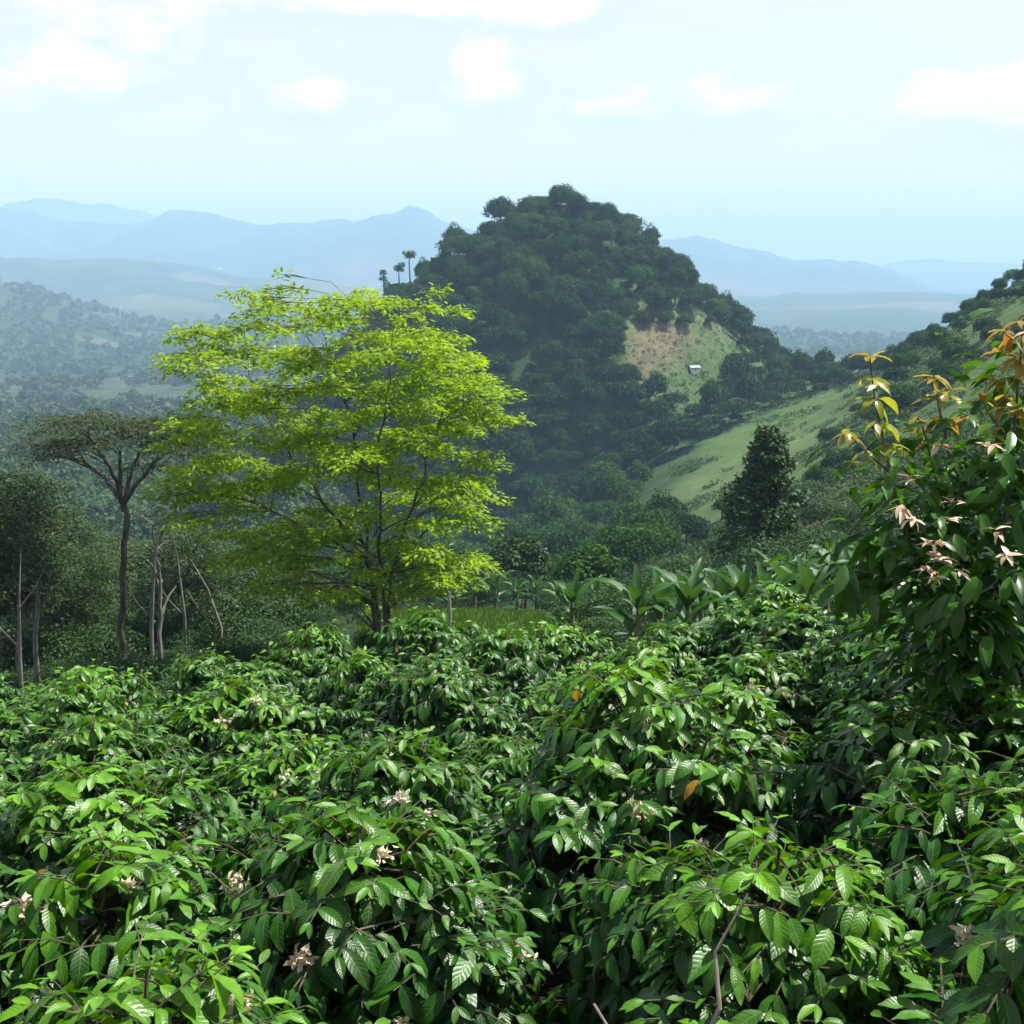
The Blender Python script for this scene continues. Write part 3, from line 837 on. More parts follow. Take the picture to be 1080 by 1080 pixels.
def left_wood():
    rng = np.random.default_rng(31)
    # umbrella-crowned tree
    D = 34.0
    bx, by, _ = P(128, 705, D); bz = H(bx, by)
    lp = lambda u, v, dd=0.0: tuple(np.array(P(u, v, D + dd)) - np.array([bx, by, bz]))
    limbs = [[(0, 0, -.3, .12), (*lp(127, 660), .10), (*lp(132, 590), .088), (*lp(130, 530), .078)],
             [(*lp(130, 532), .075), (*lp(112, 505, .5), .055), (*lp(85, 485, .8), .05), (*lp(55, 482, 1.0), .025)],
             [(*lp(130, 532), .07), (*lp(120, 500, -.6), .05), (*lp(100, 465, -1.2), .045), (*lp(85, 450, -1.6), .02)],
             [(*lp(130, 532), .07), (*lp(138, 500, .6), .05), (*lp(150, 465, 1.3), .045), (*lp(165, 445, 1.6), .02)],
             [(*lp(130, 532), .07), (*lp(145, 510, -.6), .05), (*lp(170, 480, -1.2), .045), (*lp(195, 462, -1.5), .02)],
             [(*lp(130, 540), .06), (*lp(126, 500, .2), .06), (*lp(128, 460, .4), .035), (*lp(130, 442, .4), .02)]]
    sp = []
    for (u, v, n, hw, sr) in ((120, 446, 14, 80, .75), (66, 468, 8, 40, .7), (178, 452, 10, 50, .75), (50, 484, 4, 16, .5), (125, 462, 10, 70, .7), (185, 478, 5, 24, .6), (150, 492, 3, 30, .5)):
        for i in range(n):
            q = -1 + 2 * (i + .5) / n
            x, y, z = lp(u + hw * q, v + rng.normal(0, 5), rng.uniform(-2.2, 2.2) * math.sqrt(1 - .8 * q * q))
            s = sr * (.75 + .5 * rng.random()); sp.append((x, y, z, s * 1.3, s))
    sprayed_tree("umbrella_tree", (bx, by, bz), limbs, sp, M["olive"], M["bark"], 0.10, 32,
                 "dark umbrella-crowned tree on a tall bare trunk, left of the bright tree", "tree", dens=560, thick=0.12)
    # the darker trees standing round it: u, v of base, D, crown top v, half-width px, layers, bark, label
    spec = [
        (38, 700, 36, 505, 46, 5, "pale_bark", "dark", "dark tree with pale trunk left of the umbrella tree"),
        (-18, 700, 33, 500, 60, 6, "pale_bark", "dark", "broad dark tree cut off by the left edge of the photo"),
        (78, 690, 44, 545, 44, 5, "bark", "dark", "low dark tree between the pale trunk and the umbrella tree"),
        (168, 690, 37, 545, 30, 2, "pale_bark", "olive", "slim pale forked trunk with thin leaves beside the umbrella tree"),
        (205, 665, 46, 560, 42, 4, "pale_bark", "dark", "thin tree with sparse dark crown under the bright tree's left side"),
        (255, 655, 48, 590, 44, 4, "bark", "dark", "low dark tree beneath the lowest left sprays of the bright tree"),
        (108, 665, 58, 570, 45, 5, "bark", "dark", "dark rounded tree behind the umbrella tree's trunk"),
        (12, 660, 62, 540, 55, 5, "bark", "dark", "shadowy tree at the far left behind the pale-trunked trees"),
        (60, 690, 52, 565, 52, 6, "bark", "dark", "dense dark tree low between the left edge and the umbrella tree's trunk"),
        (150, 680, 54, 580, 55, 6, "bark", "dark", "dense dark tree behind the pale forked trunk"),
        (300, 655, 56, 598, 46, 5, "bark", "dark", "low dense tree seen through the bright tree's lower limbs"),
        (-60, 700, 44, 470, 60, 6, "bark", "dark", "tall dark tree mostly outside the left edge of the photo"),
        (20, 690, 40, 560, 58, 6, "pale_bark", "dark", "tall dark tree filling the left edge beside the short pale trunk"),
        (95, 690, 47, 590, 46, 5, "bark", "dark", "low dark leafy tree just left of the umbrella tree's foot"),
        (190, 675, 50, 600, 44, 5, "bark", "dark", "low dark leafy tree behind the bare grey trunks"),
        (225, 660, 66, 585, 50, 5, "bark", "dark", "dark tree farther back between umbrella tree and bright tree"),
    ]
    for (u, vb, D, vt, hw, nl, bk, lm, lab) in spec:
        bx, by, _ = P(u, vb, D); bz = H(bx, by)
        px = D / FPX
        top = P(u, vt, D)[2] - bz
        rad = hw * px
        limbs = [[(0, 0, -.3, .085), (rng.normal(0, .12), 0, top * .3, .07), (rng.normal(0, .25), rng.normal(0, .2), top * .62, .05), (rng.normal(0, .3), 0, top * .93, .02)]]
        for i in range(5):
            a = i * 1.26 + rng.random(); z0 = top * (.4 + .1 * i)
            p0 = np.array([np.interp(z0, [p[2] for p in limbs[0]], [p[k] for p in limbs[0]]) for k in (0, 1)] + [z0])
            e = p0 + np.array([math.cos(a) * rad * .75, math.sin(a) * rad * .75, top * .16])
            limbs.append([(*p0, .055), (*((p0 + e) / 2 + np.array([0, 0, .15])), .035), (*e, .012)])
        sp = []
        for k in range(nl):
            z = top * (1 - (0.62 if bk == 'bark' else .42) * k / max(nl - 1, 1) * (0.9 if nl > 2 else .35))
            rr = rad * (0.65 + 0.35 * math.sin(PI * (k + .7) / (nl + .4)))
            sp += scatter_sprays(rng, 10 if lm == "dark" else 5, 0, 0, z - .5, rr, rr, .55, rad * .36)
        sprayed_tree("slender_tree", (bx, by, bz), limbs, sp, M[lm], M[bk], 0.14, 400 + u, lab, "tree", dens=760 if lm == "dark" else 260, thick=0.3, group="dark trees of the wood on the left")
    # bare trunks
    for (u, vb, D, h, lean, lab) in ((160, 700, 33, 5.2, .5, "pale bare forked trunk standing right of the umbrella tree"), (195, 680, 42, 5.4, -.3, "thin grey bare trunk under the bright tree's left sprays"),
                                     (20, 705, 30, 4.3, .25, "short pale bare trunk at the left edge of the wood"), (232, 668, 40, 3.6, -.9, "leaning dead grey trunk near the bright tree")):
        bx, by, _ = P(u, vb, D); bz = H(bx, by)
        r = empty("bare_trunk", (bx, by, bz)); tag(r, lab, "dead tree", "bare trunks in the wood on the left")
        b = MB(); b.tube([(0, 0, -.3), (.05, 0, h * .35), (lean * .4, .1, h * .7), (lean, .1, h)], [.065, .052, .034, .006], 7, .5, .06, rng); b.build("trunk", M["pale_bark"], r, True)
        for s in (-1, 1):
            b = MB(); z0 = h * (.5 + .12 * s)
            b.tube([(lean * .3, .05, z0), (lean * .3 + s * .45, .0, z0 + .55), (lean * .3 + s * .8, .1, z0 + 1.2)], [.03, .018, .004], 6, .5, .05, rng); b.build("branch", M["pale_bark"], r, True)


# ------------------------------------------------------------------ woods
def woods():
    rng = np.random.default_rng(12)
    V = []
    specs = [(8.5, 4.0, 18, 260, .55, 2.2, .75, 1.0), (11, 4.4, 20, 260, .55, 3.4, .75, 1.0), (7.0, 3.6, 16, 250, .5, 1.4, .8, 1.05), (13, 4.0, 20, 260, .55, 4.0, .9, .9),
             (9, 5.0, 20, 250, .55, 3.4, .55, 1.1), (6.0, 2.8, 14, 240, .45, 1.2, .85, 1.0)]
    for i, s in enumerate(specs):
        tr, cr = tree_variant(200 + i, s[0], s[1], s[2], s[3], s[4], s[5], s[6], s[7])
        V.append((tr, cr, tr.mesh("trunk", M["bark"]), cr.mesh("crown", M["forest"]), s[0]))
    # joined meshes for far copies: trunk and crown of one small tree in one mesh
    J = []
    for (tr, cr, _, cm, h) in V:
        me = bpy.data.meshes.new("tree"); b = MB()
        for src in (cr, tr):
            v, f, uv, rnd, yg = src.arrays(); b.add(v, f, uv, rnd, yg)
        J.append(b.mesh("hill_tree", M["forest"]))
    hill_lab = "small dark broadleaf tree in the wood covering the conical hill"
    # hill wood
    pts = []
    tries = 0
    rr = np.random.default_rng(3)
    cx_ = rr.uniform(-100, 105, 30000); cy_ = rr.uniform(318, 470, 30000); cz_ = height(cx_, cy_)
    cell = {}
    for x, y, z in zip(cx_, cy_, cz_):
        d = math.hypot((x - HX) / (1.2 if x < HX else 1), y - HY)
        if d > 112 or z < -66: continue
        # clearing and meadow shelf on the right of the hill
        c = math.exp(-0.5 * (((x - 51) / 15) ** 2 + ((z + 22) / 13) ** 2))
        if y < 424 and c > 0.42 and rr.random() < 0.95: continue
        if x > 36 and z < -17 and y < 422 and rr.random() < 0.965: continue
        ci, cj = int(x // 6), int(y // 6)
        ok = all((q[0] - x) ** 2 + (q[1] - y) ** 2 + ((q[2] - z) * 0.8) ** 2 >= 3.9 ** 2 for i in (-1, 0, 1) for j in (-1, 0, 1) for q in cell.get((ci + i, cj + j), ()))
        if ok: pts.append((x, y, z)); cell.setdefault((ci, cj), []).append((x, y, z))
    # only the side that faces this valley and the crest is seen: those are individuals
    pts.sort(key=lambda p: -p[2] + 0.1 * p[1])
    def out_(p):
        d = math.hypot(p[0] - HX, p[1] - HY)
        return p[1] > HY + 12
    front = [p for p in pts if not out_(p)]; back = [p for p in pts if out_(p)]
    for p in front[:300]:
        k = int(rng.integers(6)); s = rng.uniform(0.42, 0.75) if rng.random() < .7 else rng.uniform(.75, 1.05)
        o = link("hill_tree", J[k]); o.location = (p[0], p[1], p[2] - .4)
        o.rotation_euler = (rng.normal(0, .05), rng.normal(0, .05), rng.random() * 6.28)
        if rng.random() < .09: s *= 1.35
        o.scale = (s, s, s * rng.uniform(.9, 1.25))
        tag(o, hill_lab, "tree", "trees of the wood on the conical hill")
    rest = front[300:] + back
    stuff_trees("hill_wood", rest, V, rng, M["forest"], "dense dark green wood over the lower flanks and back of the conical hill", 0.5, 0.95, .30)
    print("hill trees", len(front), len(back))
    # broken-crowned trees on the hill's left shoulder
    for (u, v, d, h, lab) in ((432, 292, 436, 9, "tall slim tree rising alone on the hill's left shoulder"), (421, 296, 436, 5, "small slim tree at the left end of the hill's crest"), (405, 300, 436, 6.5, "dense dark little tree at the hill's left end")):
        x, y, z = P(u, v, d); z = H(x, y)
        htop = P(u, {432: 264, 421: 279, 405: 281}[u], d)[2] - z
        h = max(4.0, htop)
        r = empty("crest_tree", (x, y, z)); tag(r, lab, "tree", "lone trees on the hill's left shoulder")
        b = MB(); b.tube([(0, 0, -1), (.2, 0, h * .4), (-.1, 0, h * .75), (0, 0, h * .95)], [.35, .28, .22, .1], 5); b.build("trunk", M["bark"], r)
        c = MB()
        if u == 405:
            for i in range(8): clump(c, rng, (rng.normal(0, 1.0), rng.normal(0, .8), h * (.2 + .1 * i)), 2.0 - .12 * i, 120, .7)
        else:
            for i in range(5): clump(c, rng, (rng.normal(0, .9), rng.normal(0, .7), h * .9 + rng.normal(0, .5)), 1.4, 110, .6, .6)
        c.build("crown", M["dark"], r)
    # valley wood between the pasture and the hill, nearest trees are individuals with parts
    vp = []; tries = 0
    while len(vp) < 400 and tries < 20000:
        tries += 1
        y = math.exp(rr.uniform(math.log(105), math.log(325))); a = rr.uniform(-0.50, 0.215)
        if rr.random() > (y / 325) ** 0.9 + .05 + (.25 if a < -.2 else 0): continue
        x = a * y
        if a > (0.13 if y < 190 else 0.085) + 0.02 * math.sin(y / 20): continue
        if a > .12 and y < 95: continue
        if math.hypot((x - HX) / 1.2, y - HY) < 112: continue
        if any((q[0] - x) ** 2 + (q[1] - y) ** 2 < 5.6 ** 2 for q in vp): continue
        z = H(x, y)
        vp.append((x, y, z))
    vp.sort(key=lambda p: p[1])
    for (x, y, z) in vp[:260]:
        k = int(rng.integers(6)); s = rng.uniform(0.62, 1.02)
        s *= 0.62 + 0.38 * min(1, max(0, (y - 105) / 120))
        root = empty("valley_tree", (x, y, z - .2), rng.random() * 6.28, s)
        link("trunk", V[k][2], root); link("crown", V[k][3], root)
        tag(root, "mid-green rounded tree in the valley wood below the conical hill", "tree", "trees of the valley wood")
    stuff_trees("valley_wood", vp[260:], V, rng, M["forest"], "mid-green wood filling the valley bottom under the conical hill", 0.6, 1.0, .4)
    # right-hand ridge: trees along the crest and scattered on its face
    rp = []
    for u, v in ((884, 372), (897, 366), (909, 360), (922, 357), (934, 352), (946, 349), (958, 343), (975, 335), (986, 330), (1003, 322), (1022, 312), (1037, 303), (1052, 297), (1066, 293), (1078, 290), (1093, 284), (1110, 280)):
        yb = np.interp(u, [880, 960, 1080, 1120], [350, 300, 268, 262]) + rr.normal(0, 4)
        rp.append((u, yb, 0))
    for u, yb, _ in rp:
        x = P(u, 330, yb)[0]; z = H(x, yb); k = (0, 2, 5, 0)[int(rng.integers(4))]; s = rng.uniform(.42, .80)
        root = empty("ridge_tree", (x, yb, z - .3), rng.random() * 6.28); root.scale = (s * .9, s * .9, s * 1.1)
        link("trunk", V[k][2], root); link("crown", V[k][3], root)
        tag(root, "small tree on the skyline of the right-hand grassy ridge", "tree", "skyline trees of the right-hand ridge")
    cnt = 0; tries = 0; used = []
    while cnt < 80 and tries < 4000:
        tries += 1
        a = rr.uniform(.17, .47); y = rr.uniform(140, 330); x = a * y
        den = 0.25 + 0.75 * (a > .30) * (y > 190)
        if rr.random() > den or vnoise(x / 22, y / 22, 7) < 0.42: continue
        if .14 < a < .275 and y > 175 and rr.random() < .85: continue
        if any((q[0] - x) ** 2 + (q[1] - y) ** 2 < 25 for q in used): continue
        used.append((x, y)); cnt += 1
        k = (2, 5, 2)[int(rng.integers(3))]; s = rng.uniform(.3, .7)
        root = empty("slope_tree", (x, y, H(x, y) - .3), rng.random() * 6.28, s)
        link("trunk", V[k][2], root); link("crown", V[k][3], root)
        tag(root, "bushy green tree scattered on the grassy slope at right", "tree", "trees on the right-hand slope")
    # low scrub and tall grass clumps over the slope and the hill's clearing
    n = 20000
    y = rr.uniform(110, 440, n); a = rr.uniform(.07, .50, n); x = a * y; z = height(x, y)
    pat = fbm(x / 14, y / 14, 171, 4)
    onhill = (np.hypot(x - HX, y - HY) < 110) & (y > 330)
    keep = ((a > .13) & ~onhill & (pat > np.where((a < .285) & (y > 170), .03, -.16))) | (onhill & (x > 28) & (y < 430) & (pat > -.45))
    sc_, sr_ = [], []
    b = MB()
    for i in np.nonzero(keep)[0]:
        r = rr.uniform(.35, 1.15)
        clump(b, rr, (x[i], y[i], z[i] + r * .25), r, 26, .42, .7, -.1, -.1 + rr.normal(0, .25) - pat[i] * .5)
    tag(b.build("scrub", M["scrub"]), "low green scrub growing over the right-hand slope and hill clearing", "scrub", None, "stuff")
    # a few at the saddle
    for u, v, d in ((846, 392, 420), (858, 388, 415), (872, 388, 405), (833, 392, 410), (880, 400, 380), (868, 402, 372)):
        x, y, z = P(u, v, d); k = int(rng.integers(6)); s = rng.uniform(.5, .8)
        root = empty("saddle_tree", (x, y, H(x, y) - .3), rng.random() * 6, s)
        link("trunk", V[k][2], root); link("crown", V[k][3], root)
        tag(root, "small tree in the saddle between the hill and the right-hand ridge", "tree", "trees in the saddle")
    # single trees in the middle distance
    def lone(name, u, vb, vt, D, hw, cone, mat, lab, nb, per, leaf):
        x, y, z = P(u, vb, D); z = H(x, y); h = P(u, vt, D)[2] - z; rad = hw * D / FPX
        tr, cr = tree_variant(int(u), h, rad, nb, per, leaf, h * (.12 if cone else .34), .7, 1.0, cone)
        r = empty(name, (x, y, z)); tr.build("trunk", M["bark"], r); cr.build("crown", mat, r); tag(r, lab, "tree")
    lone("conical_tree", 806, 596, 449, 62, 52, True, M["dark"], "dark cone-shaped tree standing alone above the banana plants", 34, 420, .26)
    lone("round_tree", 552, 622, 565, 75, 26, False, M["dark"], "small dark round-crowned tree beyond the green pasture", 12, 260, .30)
    lone("bushy_tree", 622, 622, 578, 78, 30, False, M["forest"], "pale green bushy tree right of the small dark round tree", 12, 220, .32)
    # far woods of the open valley on the left, one mass
    n = 24000
    y = np.exp(rr.uniform(math.log(300), math.log(2600), n)); a = rr.uniform(-.60, .50, n)
    x = a * y
    dens = fbm(x / 240, y / 240, 91, 5)
    keep = (dens < 0.26) & (fbm(x / 130, y / 130, 97, 4) < .44)
    keep &= (y > 430) | (a < -.15)
    keep &= ~((np.hypot((x - HX) / 1.2, y - HY) < 118)) & ~((a > .12) & (y < 560))
    z = height(x, y)
    far = [(x[i], y[i], z[i]) for i in range(n) if keep[i]]
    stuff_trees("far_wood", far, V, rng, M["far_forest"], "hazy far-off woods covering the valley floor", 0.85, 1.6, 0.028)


def stuff_trees(name, pts, V, rng, mat, lab, s0, s1, frac):
    b = MB()
    arrs = [cr.arrays() for (_, cr, _, _, _) in V]
    frac0 = frac
    for p in pts:
        v, f, uv, rnd, yg = arrs[int(rng.integers(len(arrs)))]
        if frac0 < .1: frac = min(.5, max(.022, .30 * (300.0 / p[1]) ** 2))
        s = rng.uniform(s0, s1); a = rng.random() * 6.28
        if frac < 1:
            nf = len(f); sel = rng.random(nf) < frac
            vv = v.reshape(-1, 4, 3)[sel]
            c = vv.mean(1, keepdims=True); vv = c + (vv - c) * (1 / math.sqrt(frac)) * .95
            vv = vv.reshape(-1, 3); ff = np.arange(len(vv)).reshape(-1, 4); rd = rnd[sel]
        else:
            vv, ff, rd = v, f, rnd
        ca, sa = math.cos(a), math.sin(a)
        w = np.stack([vv[:, 0] * ca - vv[:, 1] * sa, vv[:, 0] * sa + vv[:, 1] * ca, vv[:, 2] * rng.uniform(.85, 1.15)], 1) * s + np.array([p[0], p[1], p[2] - .4])
        b.add(w, ff, None, np.clip(rd * .4 + .6 * rng.random(), 0, 1))
    tag(b.build(name, mat), lab, "wood", None, "stuff")


# ------------------------------------------------------------------ banana plants
def banana_parts(seed):
    rng = np.random.default_rng(seed)
    hst = rng.uniform(1.3, 1.7)
    st = MB(); st.tube([(0, 0, -.2), (.02, 0, hst * .5), (.05, .02, hst), (.05, .02, hst + .3)], [.13, .11, .08, .05], 8)
    lvs = []
    n = 13
    for i in range(n):
        a = i * 2.4 + rng.random() * .4
        hb = hst + .15 - 1.15 * max(0, (i - 4) / (n - 5))
        e = R(80) - R(48) * (i / (n - 1)) + rng.normal(0, .08)
        L = rng.uniform(1.25, 1.75) * (0.75 if i < 2 else 1)
        b = MB()
        d = np.array([[math.cos(a) * math.cos(e), math.sin(a) * math.cos(e), math.sin(e)]])
        nr = np.array([[-math.cos(a) * math.sin(e), -math.sin(a) * math.sin(e), math.cos(e) + .05]])
        jag = rng.uniform(.72, 1.08, 17)
        pr = lambda t: (np.clip(np.sin(PI * np.clip(t, 0, 1) ** .8), 0, 1) ** .6) * jag * sstep(0.06, .2, t) + .04
        b.leaves(np.array([[.05, .02, hb]]), d, nr, L, rng.uniform(.32, .42), rng.uniform(.5, 1.3) if i > 1 else .3, rng.uniform(.25, .6), .012, 16, 4, pr, rng)
        lvs.append(b.mesh("leaf", M["banana"], True))
    return st.mesh("stem", M["banana_stem"], True), lvs


def bananas():
    rng = np.random.default_rng(9)
    V = [banana_parts(300 + i) for i in range(4)]
    grp = "banana plants beyond the coffee rows"
    spots = [(672, 640, 26, 1.0), (700, 640, 29, 1.0), (728, 634, 27, 1.05), (757, 630, 30, 1.1), (783, 626, 28, 1.0), (806, 622, 31, 1.1), (830, 618, 29, 1.05), (852, 612, 27, 1.1), (872, 606, 30, 1.2),
             (895, 600, 28, 1.2), (742, 618, 36, 1.0), (790, 608, 38, 1.0), (838, 598, 38, 1.1), (880, 590, 37, 1.15), (915, 594, 25, 1.1)]
    for i, (u, v, d, s) in enumerate(spots):
        x, y, _ = P(u, 600, d); z = H(x, y)
        top = P(u, v - 58, d)[2]
        stm, lv = V[i % 4]
        k = max(.5, min(.9, (top - z) / 3.3))
        r = empty("banana_plant", (x, y, z), rng.random() * 6.28, k)
        link("stem", stm, r)
        for l in lv: link("leaf", l, r)
        tag(r, "broad-leaved banana plant in the clump between coffee and cone-shaped tree", "banana plant", grp)
    for i, u in enumerate((452, 478, 500, 522, 545, 566, 588, 607, 630, 650)):
        d = 58 + rng.normal(0, 2.5); x, y, _ = P(u, 620, d); z = H(x, y)
        stm, lv = V[i % 4]
        r = empty("banana_plant", (x, y, z), rng.random() * 6.28, rng.uniform(.55, .85))
        link("stem", stm, r)
        for l in lv: link("leaf", l, r)
        tag(r, "small banana plant in the line along the pasture's far edge", "banana plant", "banana plants at the pasture's far edge")
    x, y, _ = P(603, 640, 33); z = H(x, y)
    stm, lv = V[1]
    r = empty("banana_plant", (x, y, z), 1.0, .8); link("stem", stm, r)
    for l in lv: link("leaf", l, r)
    tag(r, "single pale banana plant at the right end of the green pasture", "banana plant")


# ------------------------------------------------------------------ undergrowth
def undergrowth():
    rng = np.random.default_rng(44)
    V = []
    for i in range(4):
        b = MB()
        for k in range(7):
            a = k * 2.4; q = math.sqrt((k + .5) / 7)
            clump(b, rng, (math.cos(a) * q * 1.0, math.sin(a) * q * 1.0, .75 + .5 * rng.random()), .55 + .25 * rng.random(), 760, .085, .8)
        s = MB()
        for k in range(5):
            a = k * 1.3 + rng.random(); s.tube([(0, 0, -.2), (.3 * math.cos(a), .3 * math.sin(a), .5), (.7 * math.cos(a), .7 * math.sin(a), 1.1)], [.03, .02, .008], 4)
        V.append((s.mesh("stem", M["bark"]), b.mesh("foliage", M["shrub"])))
    used = []
    n = 0; tries = 0
    while n < 335 and tries < 12000:
        tries += 1
        y = math.exp(rng.uniform(math.log(14.5), math.log(95))); a = rng.uniform(-.55, .50); x = a * y
        if y < 30 and a > (-.03 if y < 26 else -.06): continue
        if y < 19 and rng.random() < .4: continue
        if -0.10 < a < .055 and 29 < y < 58: continue           # open pasture
        if -0.06 < a < .07 and y < 30: continue
        if a > .1 and (y < 40 or rng.random() < .35): continue
        if any((q[0] - x) ** 2 + (q[1] - y) ** 2 < 1.7 ** 2 for q in used): continue
        used.append((x, y)); n += 1
        s = rng.uniform(.8, 1.7)
        if -0.2 < a < .1: s *= .6
        if a < -.06 and y < 41: s *= .42
        st, fo = V[n % 4]
        r = empty("undergrowth_shrub", (x, y, H(x, y)), rng.random() * 6.28, s)
        link("stem", st, r); link("foliage", fo, r)
        tag(r, "dark leafy shrub in the undergrowth beyond the coffee rows", "shrub", "undergrowth shrubs")
    # grass of the pasture
    n = 26000
    y = rng.uniform(26, 57, n); a = rng.uniform(-.13, .07, n); x = a * y
    b = MB(); p = np.stack([x, y, height(x, y) - .01], 1)
    d = unit(np.stack([rng.normal(0, .4, n), rng.normal(0, .4, n), np.ones(n)], 1))
    b.cards(p, d, unit(rng.standard_normal((n, 3))), rng.uniform(.10, .28, n), .05, rng.random(n))
    tag(b.build("grass", M["grass"]), "short bright grass of the small pasture behind the coffee", "grass", None, "stuff")
    # fence post at the pasture
    x, y, _ = P(474, 655, 36); z = H(x, y)
    b = MB(); b.tube([(0, 0, -.3), (.02, 0, .6), (0, 0, 1.25)], [.05, .047, .04], 8, .5, .05, rng)
    b.tube([(0, 0, 1.25), (0, 0, 1.262)], [.04, .001], 8)
    o = b.build("fence_post", M["post"]); o.location = (x, y, z); tag(o, "slim grey wooden post standing in the pasture", "post")


# ------------------------------------------------------------------ bronze-tipped shrub on the right
def bronze_shrub():
    rng = np.random.default_rng(66)
    D = 5.8; F = D / 4.4
    bx, by = P(1030, 600, D)[:2]; bz = H(bx, by)
    lp = lambda u, v, dd=0.0: np.array(P(u, v, D + dd)) - np.array([bx, by, bz])
    root = empty("bronze_shrub", (bx, by, bz))
    tag(root, "tall glossy shrub with bronze and yellow young leaves at the right edge", "shrub")
    g = np.array([0, 0, -.05])
    stems = [  # main points, from the ground
        [g, g + (-.05, 0, 1.2), lp(985, 640), lp(945, 530), lp(935, 480), lp(922, 420), lp(917, 374)],
        [g + (.04, .03, 0), lp(1025, 700, .1), lp(1012, 560, .1), lp(1002, 480, .1), lp(990, 430, .1), lp(985, 396, .1)],
        [g + (.08, -.03, 0), lp(1050, 700, -.1), lp(1060, 560, -.1), lp(1070, 450, -.1), lp(1076, 380, -.1), lp(1080, 336, -.1)],
        [g + (.1, .1, 0), lp(1085, 700, .3), lp(1110, 560, .3), lp(1125, 460, .3), lp(1130, 380, .3)],
        [lp(1000, 600, -.2), lp(975, 560, -.25), lp(955, 540, -.3)],
        [lp(940, 500), lp(915, 478, .1), lp(893, 456, .15)],
        [lp(1000, 480, .1), lp(1010, 455, .2), lp(1018, 440, .25)],
        [lp(1000, 620, .1), lp(955, 605, .05), lp(918, 590, 0), lp(898, 600, -.02)],
        [lp(1060, 600, -.1), lp(1045, 620, -.35), lp(1005, 640, -.5)],
        [lp(1070, 470, -.1), lp(1045, 440, -.2), lp(1035, 420, -.2)],
        [lp(1012, 560, .1), lp(990, 520, .2), lp(975, 455, .25), lp(968, 440, .25)],
    ]
    sb = MB()
    samples = []
    for i, s in enumerate(stems):
        p = np.array(s); t = np.linspace(0, len(p) - 1, 3 * (len(p) - 1) + 1)
        q = np.stack([np.interp(t, np.arange(len(p)), p[:, k]) for k in range(3)], 1)
        q[1:-1] = .25 * q[:-2] + .5 * q[1:-1] + .25 * q[2:]
        r0 = .014 if i < 4 else .006
        sb.tube(q, np.linspace(r0, .0035, len(q)), 6)
        sl = np.concatenate([[0], np.cumsum(np.linalg.norm(np.diff(q, axis=0), axis=1))])
        for w_ in np.arange(0, sl[-1], .035):
            samples.append((np.array([np.interp(w_, sl, q[:, k]) for k in range(3)]), None, i))
    sb.build("stem", M["bark"], root, True)
    lance = lambda t: np.clip(np.sin(PI * np.clip(t, 0, 1) ** .8), 0, 1) ** .9 + .012
    mats = {"mature": ([], M["mature"], "mature_foliage"), "bronze": ([], M["bronze"], "young_foliage"), "dry": ([], M["dry"], "pale_bract")}

    def leaf(kind, p, d, n, L, W, bend, yg=0.0):
        mats[kind][0].append((p, d, n, L * F, W * F, bend, yg))

    def whorl(p, n, e0, L, kind, yg=0.0, wfac=.34, bend=.5, a0=None):
        a0 = rng.random() * 6.3 if a0 is None else a0
        for i in range(n):
            a = a0 + i * 2 * PI / n + rng.normal(0, .2); e = e0 + rng.normal(0, .25)
            d = np.array([math.cos(a) * math.cos(e), math.sin(a) * math.cos(e), math.sin(e)])
            nn = np.array([-math.cos(a) * math.sin(e), -math.sin(a) * math.sin(e), math.cos(e)]) + rng.normal(0, .25, 3)
            l = L * rng.uniform(.75, 1.2)
            leaf(kind, p + rng.normal(0, .006, 3), d, nn, l, l * wfac, bend * rng.uniform(.4, 1.4), yg * rng.uniform(.6, 1.2))
    def shoot(kind, nm, p, n, e0, L, yg, wfac, bend):
        keep = mats[kind][0][:]; mats[kind][0].clear()
        whorl(np.zeros(3), n, e0, L, kind, yg, wfac, bend)
        lst = mats[kind][0][:]; mats[kind][0].clear()
        b = MB()
        b.leaves([q[0] for q in lst], [q[1] for q in lst], [q[2] for q in lst], [q[3] for q in lst], [q[4] for q in lst], [q[5] for q in lst], .25, .012, 7, 4, lance, rng, None, np.clip([q[6] for q in lst], 0, 1))
        o = b.build(nm, mats[kind][1], root, True); o.location = p

    # young tips
    for (u, v, dd, n, L, yg) in ((917, 376, 0, 5, .085, .2), (920, 398, 0, 4, .10, .7), (924, 420, 0, 5, .105, .9), (930, 445, 0, 4, .10, .9), (936, 470, 0, 4, .10, .7), (893, 457, .15, 5, .085, .5), (912, 476, .1, 4, .08, .7), (905, 490, .05, 3, .08, .8),
                                  (985, 398, .1, 6, .085, .1), (988, 420, .1, 4, .09, .6), (994, 440, .1, 5, .10, .2), (1018, 441, .25, 5, .08, .0), (968, 441, .25, 6, .095, .3), (972, 455, .25, 5, .09, .6), (976, 470, .2, 4, .09, .7),
                                  (1080, 338, -.1, 6, .10, .0), (1078, 352, -.1, 6, .10, .1), (1074, 378, -.1, 5, .10, .2), (1035, 421, -.2, 4, .08, .0), (1062, 420, -.1, 5, .10, .2), (1130, 380, .3, 5, .1, .1), (1058, 372, -.15, 5, .085, .0), (1050, 400, -.15, 5, .085, .1), (1072, 400, -.2, 5, .09, .3), (1045, 455, -.2, 4, .09, .4), (1078, 430, -.2, 5, .09, .4), (1000, 415, .1, 4, .085, .2), (955, 470, .2, 4, .085, .7), (1060, 350, -.2, 4, .08, 0), (870, 512, .3, 0, .07, 0)):
        if n: shoot("bronze", "young_shoot", lp(u, v, dd), n + 1, rng.uniform(-.35, .35), L, yg, .34, .8)
